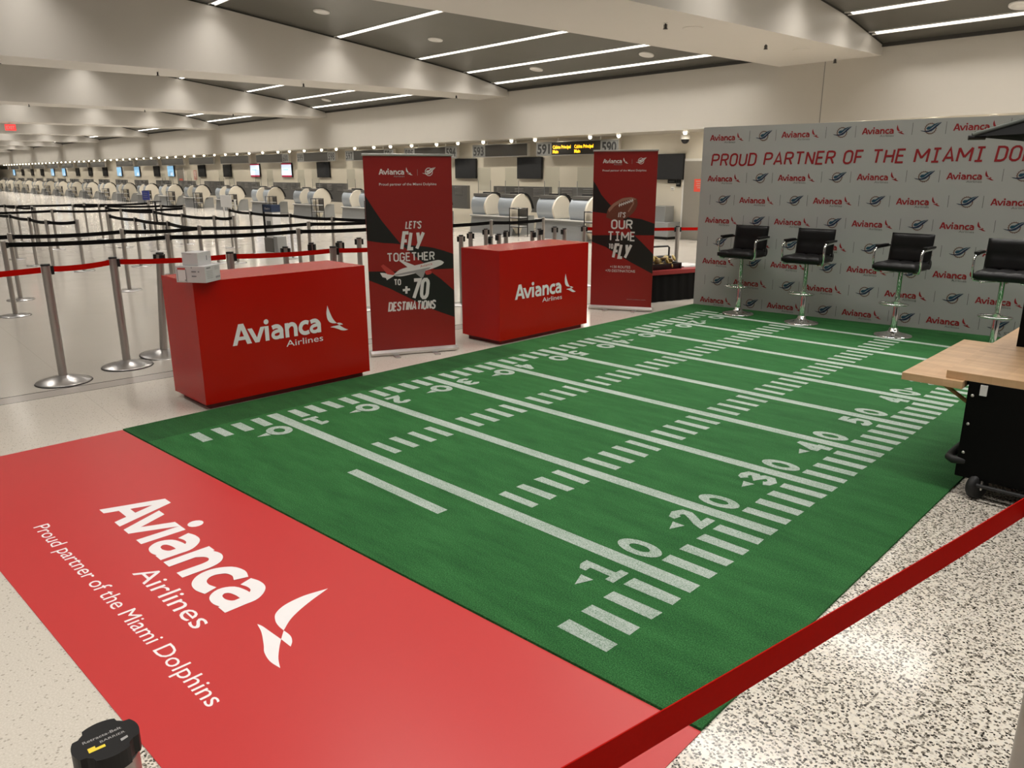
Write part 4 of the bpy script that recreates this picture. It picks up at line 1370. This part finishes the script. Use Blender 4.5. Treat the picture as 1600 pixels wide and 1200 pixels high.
def banner_head(a, F, x, z, L):
    airline_logo(a, *F, x, z, .255, MT['print_white'], MT['print_grey'], MT['print_white'], h=.0012)
    a.flat([[(x + .39, z - .01), (x + .393, z - .01), (x + .393, z + .05), (x + .39, z + .05)]], *F, MT['print_grey'], .0012)
    team_emblem(a, *F, x + .51, z + .026, .055, MT['print_white'], MT['print_white'], MT['print_white'], .0012, MT['banner_red'])
    a.text('Proud partner of the Miami Dolphins', *F, x, z - .105, .585, .024, MT['print_white'], bold=.004, h=.0012)


def draw_plane(a, O, ex, ey, L, H):
    F = (O, ex, ey)
    banner_head(a, F, .16, 1.835, L)
    strip(a, F, [(.012, 1.64), (.09, 1.51), (.171, 1.384), (.26, 1.27), (.352, 1.152)], [(.012, 1.195), (.09, 1.18), (.171, 1.167), (.26, 1.16), (.352, 1.15)], MT['banner_black'])
    strip(a, F, [(.352, 1.152), (.488, 1.13), (.60, 1.118), (.685, 1.103), (.80, 1.07), (L - .012, 1.031)], [(.352, 1.15), (.50, 1.02), (.58, .955), (.64, .92), (.70, .878), (L - .012, .879)], MT['banner_black'])
    strip(a, F, [(.012, .885), (.224, .878), (.45, .866), (.64, .868), (.76, .78), (L - .012, .647)], [(.012, .796), (.224, .70), (.45, .575), (.64, .47), (.76, .42), (L - .012, .36)], MT['banner_black'])
    W = MT['print_white']
    stroke_text(a, "LET'S", *F, .405, 1.30, .165, .078, .15, W, .15, .0014)
    stroke_text(a, 'FLy', *F, .345, 1.083, .235, .195, .17, W, .18, .0014)
    stroke_text(a, 'TOGETHER', *F, .204, .974, .50, .09, .15, W, 0, .0014)
    stroke_text(a, 'TO', *F, .265, .731, .075, .064, .17, W, 0, .0014)
    stroke_text(a, '+', *F, .343, .61, .10, .155, .15, W, 0, .0014)
    stroke_text(a, '70', *F, .437, .572, .19, .222, .16, W, .12, .0014)
    stroke_text(a, 'DESTiNATiONS', *F, .192, .462, .505, .098, .17, W, .14, .0014, 0, .26)
    # printed airliner
    fus = smooth_poly([(.262, .838), (.336, .893), (.446, .919), (.557, .940), (.706, .970), (.765, .970), (.803, .948), (.775, .922), (.667, .885), (.517, .852), (.37, .824), (.30, .825)], {0, 6}, 4)
    a.flat([fus[::-1]], *F, W, .0020)
    a.flat([[(.325, .985), (.345, .99), (.505, .921), (.424, .905)][::-1]], *F, W, .0022)
    a.flat([[(.49, .852), (.607, .881), (.575, .80), (.555, .795)][::-1]], *F, MT['print_grey'], .0023)
    a.flat([[(.137, .937), (.165, .952), (.284, .856), (.262, .838), (.20, .850)][::-1]], *F, MT['plane_red'], .0022)
    a.flat([[(.127, .867), (.165, .864), (.275, .838), (.262, .826), (.194, .789), (.185, .812), (.15, .822)][::-1]], *F, W, .0021)
    a.flat([smooth_poly([(.599, .863), (.655, .868), (.665, .838), (.613, .826)], set(), 4)[::-1]], *F, MT['plane_red'], .0024)
    a.flat([[(.30, .83), (.262, .838), (.38, .86), (.66, .905), (.64, .885), (.52, .856)][::-1]], *F, MT['print_grey'], .0023)
    a.text('Avianca', *F, .55, .902, .13, .026, MT['plane_red'], rot=.2, h=.0026)


def draw_ball(a, O, ex, ey, L, H):
    F = (O, ex, ey)
    banner_head(a, F, .134, 1.97, L)
    strip(a, F, [(.012, 1.745), (.07, 1.66), (.126, 1.563), (.20, 1.48), (.273, 1.407)], [(.012, 1.334), (.07, 1.328), (.126, 1.322), (.20, 1.314), (.273, 1.306)], MT['banner_black'])
    strip(a, F, [(.273, 1.407), (.40, 1.30), (.522, 1.265), (.684, 1.245), (.76, 1.22), (L - .012, 1.189)], [(.273, 1.306), (.40, 1.29), (.50, 1.14), (.60, 1.03), (.70, 1.034), (L - .012, 1.036)], MT['banner_black'])
    strip(a, F, [(.012, 1.019), (.20, 1.024), (.40, 1.028), (.592, 1.032), (.697, .939), (L - .012, .783)], [(.012, .93), (.20, .868), (.40, .75), (.592, .65), (.697, .60), (L - .012, .521)], MT['banner_black'])
    W = MT['print_white']
    ball = smooth_poly([(.200, 1.262), (.222, 1.367), (.293, 1.446), (.412, 1.516), (.532, 1.531), (.612, 1.508), (.618, 1.43), (.57, 1.332), (.462, 1.252), (.33, 1.225)], {0, 5}, 4)
    a.flat([ball], *F, MT['ball_brown'], .0010)
    strip(a, F, [(.225, 1.37), (.293, 1.446), (.412, 1.516), (.532, 1.531), (.60, 1.51)], [(.24, 1.33), (.31, 1.41), (.41, 1.472), (.50, 1.497), (.59, 1.497)], MT['ball_light'], .0012)
    a.flat(stroke_polys([(.555, 1.525), (.565, 1.45), (.50, 1.34)], .018), *F, MT['ball_light'], .0013)
    for k in range(7):
        x, z = .375 + .028 * k, 1.425 + .0105 * k
        a.flat(stroke_polys([(x, z - .022), (x + .006, z + .022)], .010), *F, W, .0014)
    a.flat(stroke_polys([(.365, 1.421), (.56, 1.492)], .010), *F, W, .0015)
    stroke_text(a, "iT'S", *F, .362, 1.262, .098, .072, .15, W, .15, .0018, 0, .3)
    stroke_text(a, 'OUR', *F, .272, 1.108, .292, .128, .16, W, 0, .0018)
    stroke_text(a, 'TIME', *F, .228, .950, .38, .128, .15, W, 0, .0018)
    stroke_text(a, 'TO', *F, .244, .841, .066, .07, .17, W, 0, .0018)
    stroke_text(a, 'FLy', *F, .297, .708, .245, .21, .17, W, .18, .0018)
    a.text('+130 ROUTES', *F, .275, .581, .28, .034, W, h=.0018)
    a.text('+70 DESTINATIONS', *F, .213, .527, .41, .034, W, h=.0018)
    a.text('www.avianca.com', *F, .52, .152, .26, .012, MT['print_grey'], h=.0018)


rollup((-1.101, 1.762, 0), (-.700, 2.588, 0), 2.035, 'taller red roll-up banner with an airliner, between the two red counters', draw_plane)
rollup((-1.286, 5.634, 0), (-.503, 6.017, 0), 2.14, 'red roll-up banner with a brown football, right of the right red counter', draw_ball)

# ================================================================== LOGO BACKDROP
bd_ang = math.atan2(.099, .995)
bd = thing('logo_backdrop', 'tall pale grey backdrop wall covered in repeated red and navy logos', 'backdrop', (-.397, 6.921, 0), bd_ang)
BW, BH = 6.1, 2.44
a = MB()
a.box((0, 0, .0135), (BW, .05, BH), MT['board'])
F = ((0, 0, 0), (1, 0, 0), (0, 0, 1))
PER = .978
rows = [(2.262, 0, .0035), (1.728, 0, 0), (1.442, 1, 0), (1.170, 0, 0), (.872, 1, 0), (.605, 0, 0), (.335, 1, 0), (.056, 0, 0)]
for z, off, cl in rows:
    x = -.40 if off else .10
    while x < BW - .2:
        zz = z + .012 * x
        if x + .0 > .05 and x + .47 < BW - .02:
            airline_logo(a, *F, x, zz, .355, MT['board_red'], MT['board_grey'], MT['board_red'], h=.0015, cap=.205)
        for dx in (.555, .905):
            if .05 < x + dx < BW - .05:
                a.flat([[(x + dx - .0025, zz - .02), (x + dx + .0025, zz - .02), (x + dx + .0025, zz + .115), (x + dx - .0025, zz + .115)]], *F, MT['board_grey'], .0015)
        if .15 < x + .745 < BW - .15:
            team_emblem(a, *F, x + .745, zz + .043, .084, MT['orange'], MT['navy'], MT['teal'], .0015, MT['board'])
        x += PER
stroke_text(a, 'PROUD PARTNER OF THE MIAMI DOLPHINS', *F, .135, 1.925, 4.35, .168, .14, MT['board_red'], .12, .0016, .0095)
a.text('A STAR ALLIANCE MEMBER', *F, 3.77, .035, .95, .042, MT['board_grey'], h=.0016)
a.obj('printed_panel', bd)
for x in (1.0, 3.0, 5.0):
    b = MB()
    b.tube([(x, .06, .0), (x, .06, 2.3)], .02, MT['alu'], 8)
    b.tube([(x, .06, 1.5), (x, .65, .02), (x, .06, .02)], .016, MT['alu'], 8)
    b.obj('support_leg', bd)

# ================================================================== BAR STOOLS
def puffed(mb, w_, d_, h_, nx, ny, puff, mt, T):
    """soft cushion: rounded slab with a stitched grid of pads on top"""
    NX, NY = nx * 6, ny * 6
    top, bot = [], []
    for j in range(NY + 1):
        for i in range(NX + 1):
            u, v = i / NX, j / NY
            ex_ = min(u, 1 - u, v, 1 - v)
            rnd = min(1, ex_ / .09)
            edge = (1 - (1 - rnd) ** 2) ** .5
            pz = abs(math.sin(u * nx * PI)) ** .35 * abs(math.sin(v * ny * PI)) ** .35
            z = h_ / 2 * (.45 + .55 * edge) + puff * pz * edge
            top.append(((u - .5) * w_, (v - .5) * d_, z))
            bot.append(((u - .5) * w_ * .985, (v - .5) * d_ * .985, -h_ / 2 * (.5 + .5 * edge)))
    n1 = NX + 1
    fs = [(j * n1 + i, j * n1 + i + 1, (j + 1) * n1 + i + 1, (j + 1) * n1 + i) for j in range(NY) for i in range(NX)]
    o = len(top)
    fb = [tuple(o + k for k in f[::-1]) for f in fs]
    ring = [i for i in range(n1)] + [j * n1 + NX for j in range(1, NY + 1)] + [NY * n1 + i for i in range(NX - 1, -1, -1)] + [j * n1 for j in range(NY - 1, 0, -1)]
    side = [(ring[k], ring[k - 1], ring[k - 1] + o, ring[k] + o)[::-1] for k in range(len(ring))]
    side = [(ring[k - 1] + o, ring[k] + o, ring[k], ring[k - 1]) for k in range(len(ring))]
    mb.add(top + bot, fs + fb + side, mt, True, T)


def stool_meshes():
    out = {}
    a = MB(); puffed(a, .47, .44, .085, 3, 2, .012, MT['leather'], Matrix.Translation((0, -.02, .80)))
    out['seat'] = a
    a = MB()
    T = Matrix.Translation((0, .205, .985)) @ Matrix.Rotation(math.radians(90 - 8), 4, 'X')
    puffed(a, .46, .345, .065, 2, 2, .010, MT['leather'], T)
    # roll joining seat and back
    a.tube([(-.225, .20, .82), (.225, .20, .82)], .055, MT['leather'], 14)
    out['backrest'] = a
    for sx in (-1, 1):
        a = MB()
        x = .245 * sx
        path = [(x * .75, -.13, .745), (x * .97, -.14, .75), (x * 1.03, -.15, .78), (x * 1.05, -.165, .88), (x * 1.05, -.165, .955), (x * 1.05, -.145, .985), (x * 1.05, -.10, .998), (x * 1.05, .08, 1.005), (x * 1.0, .21, 1.01)]
        a.tube(path, .017, MT['chrome'], 10, flat=.7)
        out['armrest%d' % sx] = a
        a = MB(); a.box((x * 1.05 - .022, -.10, 1.012), (x * 1.05 + .022, .17, 1.034), MT['black'])
        out['arm_pad%d' % sx] = a
    a = MB(); a.lathe([(.035, .08), (.035, .40), (.032, .41)], MT['chrome'], 24); out['lower_column'] = a
    a = MB(); a.lathe([(.026, .40), (.026, .73), (.07, .735), (.09, .755)], MT['chrome'], 24); out['gas_lift'] = a
    a = MB(); a.lathe([(.205, 0), (.207, .006), (.195, .016), (.12, .030), (.07, .045), (.052, .062), (.048, .085), (.036, .095)], MT['chrome'], 48); out['base'] = a
    a = MB()
    pts = [(-.036, 0, .385), (-.10, -.05, .385)]
    for k in range(13):
        an = PI + PI * k / 12
        pts.append((.155 * math.cos(an), -.08 + .155 * math.sin(an) * .95, .385))
    pts += [(.10, -.05, .385), (.036, 0, .385)]
    a.tube(pts, .011, MT['chrome'], 10)
    a.lathe([(.042, .365), (.042, .405)], MT['chrome'], 20)
    out['footrest'] = a
    a = MB(); a.tube([(-.02, .0, .735), (-.16, .06, .715), (-.23, .07, .70)], .006, MT['chrome'], 8); out['lift_lever'] = a
    return {k: v.mesh(k.rstrip('-1').rstrip('1')) for k, v in out.items()}


SM = stool_meshes()
for x, y, rz, lab in [(.48, 6.60, .0, 'black and chrome bar stool at the left end of the row before the backdrop'), (1.37, 6.57, .03, 'black and chrome bar stool second from the left before the backdrop'),
                      (2.48, 6.54, -.06, 'black and chrome bar stool third from the left before the backdrop'), (3.52, 6.40, .02, 'black and chrome bar stool behind the wooden cart, rightmost of four')]:
    th = thing('bar_stool', lab, 'bar stool', (x, y, TZ + .002), rz, 'bar stools in front of the backdrop')
    for k in ('base', 'lower_column', 'gas_lift', 'footrest', 'lift_lever', 'seat', 'backrest'):
        place(SM[k], k, th)
    for sx in (-1, 1):
        ar = place(SM['armrest%d' % sx], 'armrest', th)
        place(SM['arm_pad%d' % sx], 'arm_pad', ar)

# ================================================================== WOODEN TOPPED CART
ct = thing('catering_cart', 'black wheeled cart with a butcher block top and folding side leaf', 'cart', (0, 0, 0))
a = MB(); a.box((4.20, 2.03, .695), (6.2, 4.0, .74), MT['wood']); a.obj('wooden_top', ct, bevel=.002)
lf = MB(); lf.box((3.973, 1.99, .65), (4.30, 3.28, .694), MT['wood']); lf.obj('folding_leaf', ct, bevel=.002)
a = MB(); a.box((4.322, 2.03, .12), (6.1, 3.7, .694), MT['cart_black']); a.box((4.30, 2.08, .66), (6.1, 3.7, .694), MT['cart_black']); bo = a.obj('cabinet', ct, bevel=.004)
for z in (.27, .445, .615):
    b = MB(); b.lathe([(.009, 0), (.008, .004), (.003, .006)], MT['alu'], 12, T=Matrix.Translation((4.35, 2.029, z)) @ Matrix.Rotation(PI / 2, 4, 'X')); b.obj('bolt', bo)
b = MB(); b.box((4.385, 2.018, .625), (4.42, 2.03, .685), MT['paper']); b.obj('latch_plate', bo)
b = MB()
b.tube([(4.02, 2.25, .628), (4.18, 2.25, .628)], .012, MT['wood_edge'], 8)
b.tube([(4.10, 2.25, .625), (4.34, 2.25, .48)], .013, MT['wood_edge'], 8)
b.box((4.0, 2.22, .615), (4.05, 2.28, .652), MT['wood_edge'])
b.obj('leaf_bracket', ct)
b = MB()
b.tube([(4.36, 2.05, .215), (4.30, 2.03, .215), (4.275, 2.06, .215), (4.27, 2.12, .215), (4.27, 3.4, .215), (4.36, 3.5, .215)], .024, MT['rubber'], 10)
b.obj('bumper', ct)
b = MB(); b.tube([(4.45, 2.0, .10), (6.0, 2.0, .10)], .012, MT['rubber'], 8); b.obj('lower_rail', ct)
for x, y in ((4.44, 2.06), (4.44, 3.5), (6.0, 2.06), (6.0, 3.5)):
    wh = MB()
    T = Matrix.Translation((x, y, .075)) @ Matrix.Rotation(math.radians(-25), 4, 'Z') @ Matrix.Rotation(PI / 2, 4, 'Y')
    wh.lathe([(.03, -.024), (.064, -.024), (.075, -.012), (.075, .012), (.064, .024), (.03, .024)], MT['rubber'], 24, T=T)
    wo = wh.obj('caster_wheel', ct)
    wh = MB(); wh.box((x - .03, y - .02, .06), (x - .022, y + .02, .125), MT['alu']); wh.box((x + .022, y - .02, .06), (x + .03, y + .02, .125), MT['alu'])
    wh.obj('caster_fork', wo)
b = MB(); b.box((4.34, 3.03, .74), (4.60, 3.30, 2.08), MT['cart_black']); b.obj('pillar', ct)
# canopy
tip = Vector((4.03, 2.50, 2.05))
ctr = Vector((5.10, 3.05, 2.05))
rad = (tip - ctr).length
a0 = math.atan2(tip.y - ctr.y, tip.x - ctr.x)
rim = [(ctr.x + rad * math.cos(a0 + k * PI / 3), ctr.y + rad * math.sin(a0 + k * PI / 3)) for k in range(6)]
b = MB()
vs = [(p[0], p[1], 2.05) for p in rim] + [(ctr.x, ctr.y, 2.42)] + [(ctr.x + .9 * (p[0] - ctr.x), ctr.y + .9 * (p[1] - ctr.y), 2.055) for p in rim] + [(ctr.x, ctr.y, 2.38)]
b.add(vs, [(k, (k + 1) % 6, 6) for k in range(6)], MT['canopy'])
b.add(vs, [(7 + (k + 1) % 6, 7 + k, 13) for k in range(6)] + [(k, 7 + k, 7 + (k + 1) % 6, (k + 1) % 6) for k in range(6)], MT['canopy'])
co = b.obj('canopy', ct)
for k, p in enumerate(rim):
    b = MB(); b.tube([(ctr.x, ctr.y, 2.43), (p[0], p[1], 2.058)], .014, MT['canopy_edge'], 8)
    q = Vector((p[0], p[1], 2.045)); dq = (Vector((ctr.x, ctr.y, 2.045)) - q).normalized()
    b.tube([q - dq * .02, q + dq * .07], .014, MT['black'], 8)
    b.obj('canopy_rib', co)
b = MB(); b.tube([(4.47, 3.16, 2.06), (ctr.x, ctr.y, 2.36)], .03, MT['cart_black'], 8); b.obj('canopy_arm', ct)

# ================================================================== SNACK TABLE BEHIND THE FOOTBALL BANNER
ta = math.atan2(.718, .241)
tb = thing('snack_table', 'low table under a black cloth behind the football banner', 'table', (-1.10, 6.14, 0), ta)
a = MB()
pts = []
TL, TD, TH = 1.70, .62, .455
n = 40
for i in range(n + 1):
    x = TL * i / n
    pts.append((x, .012 * math.sin(i * 1.7) + .01))
top = [(x, y, TH) for x, y in pts]
vs = [(x, y - .01 if False else .01, TH) for x, y in pts] + [(x, y - .02, .005) for x, y in pts]
a.add(vs, [(n + 1 + i, n + 2 + i, i + 1, i) for i in range(n)], MT['cloth_black'], True)
a.box((.005, .012, .005), (TL - .005, TD, TH - .001), MT['cloth_black'])
a.add([(0, .01, TH), (TL, .01, TH), (TL, TD, TH), (0, TD, TH)], [(0, 1, 2, 3)], MT['cloth_black'])
a.obj('draped_cloth', tb)
tr = Vector((math.cos(ta), math.sin(ta), 0)); tn = Vector((-math.sin(ta), math.cos(ta), 0))
to = Vector((-1.10, 6.14, 0))


def on_table(u, v, z=TH):
    return to + tr * u + tn * v + Vector((0, 0, z))


a = MB(); a.box((.1, .0, 0), (1.62, .58, .004), MT['cloth_red']); a.box((.1, -.014, -.055), (1.62, .0, .004), MT['cloth_red'])
o = tag(a.obj('table_runner'), 'shiny red runner lying on the low black table', 'table runner'); o.location = on_table(0, 0, TH + .001); o.rotation_euler = (0, 0, ta)
tray = thing('serving_tray', 'black tray of wrapped snacks on the red runner', 'tray', on_table(.50, .06, TH + .006), ta + .05)
a = MB(); a.prism([(.02, 0), (.23, 0), (.26, .09), (.245, .09), (.22, .012), (.03, .012), (.005, .09), (-.01, .09)], 0, 0, .62, MT['black'])
a.box((-.01, -.01, 0), (.012, .26, .09), MT['black']); a.box((.608, -.01, 0), (.63, .26, .09), MT['black'])
a.obj('tray_body', tray, bevel=.004)
for i in range(15):
    a = MB()
    prof = [(.010, -.050), (.032, -.042), (.042, 0), (.032, .042), (.010, .050)]
    a.lathe(prof, MT['snack' if i % 3 else 'snack2'], 10, T=Matrix.Diagonal((1, .5, 1, 1)))
    o = tag(a.obj('snack_bag'), 'crinkled yellow-brown snack bag heaped in the black tray', 'snack bag', 'snack bags in the tray')
    o.location = on_table(.58 + .095 * (i % 5) + .02 * (i // 5), .12 + .07 * (i % 2), TH + .068 + .05 * (i // 5))
    o.rotation_euler = (1.2 + .3 * i, .5 * i, ta + .9 * i)
cs = thing('tote_bag', 'black bag with an upright handle frame standing behind the snack tray', 'bag', on_table(1.0, .41, TH + .006), ta)
a = MB(); a.box((-.40, 0, 0), (.20, .10, .16), MT['black']); a.obj('bag_body', cs, bevel=.02)
a = MB(); a.tube([(-.38, .05, .14), (-.38, .05, .30), (.15, .05, .30), (.18, .05, .28), (.18, .05, .14)], .014, MT['black'], 8); a.obj('handle', cs)
a = MB()
for i in range(3):
    a.box((0, 0, .006 * i), (.42, .30, .006 * i + .005), MT['paper'], T=Matrix.Rotation(.12 * i, 4, 'Z'))
o = tag(a.obj('paper_stack'), 'loose white papers on the table edge beside the backdrop', 'papers'); o.location = on_table(1.24, .16, TH + .007); o.rotation_euler = (0, 0, ta)
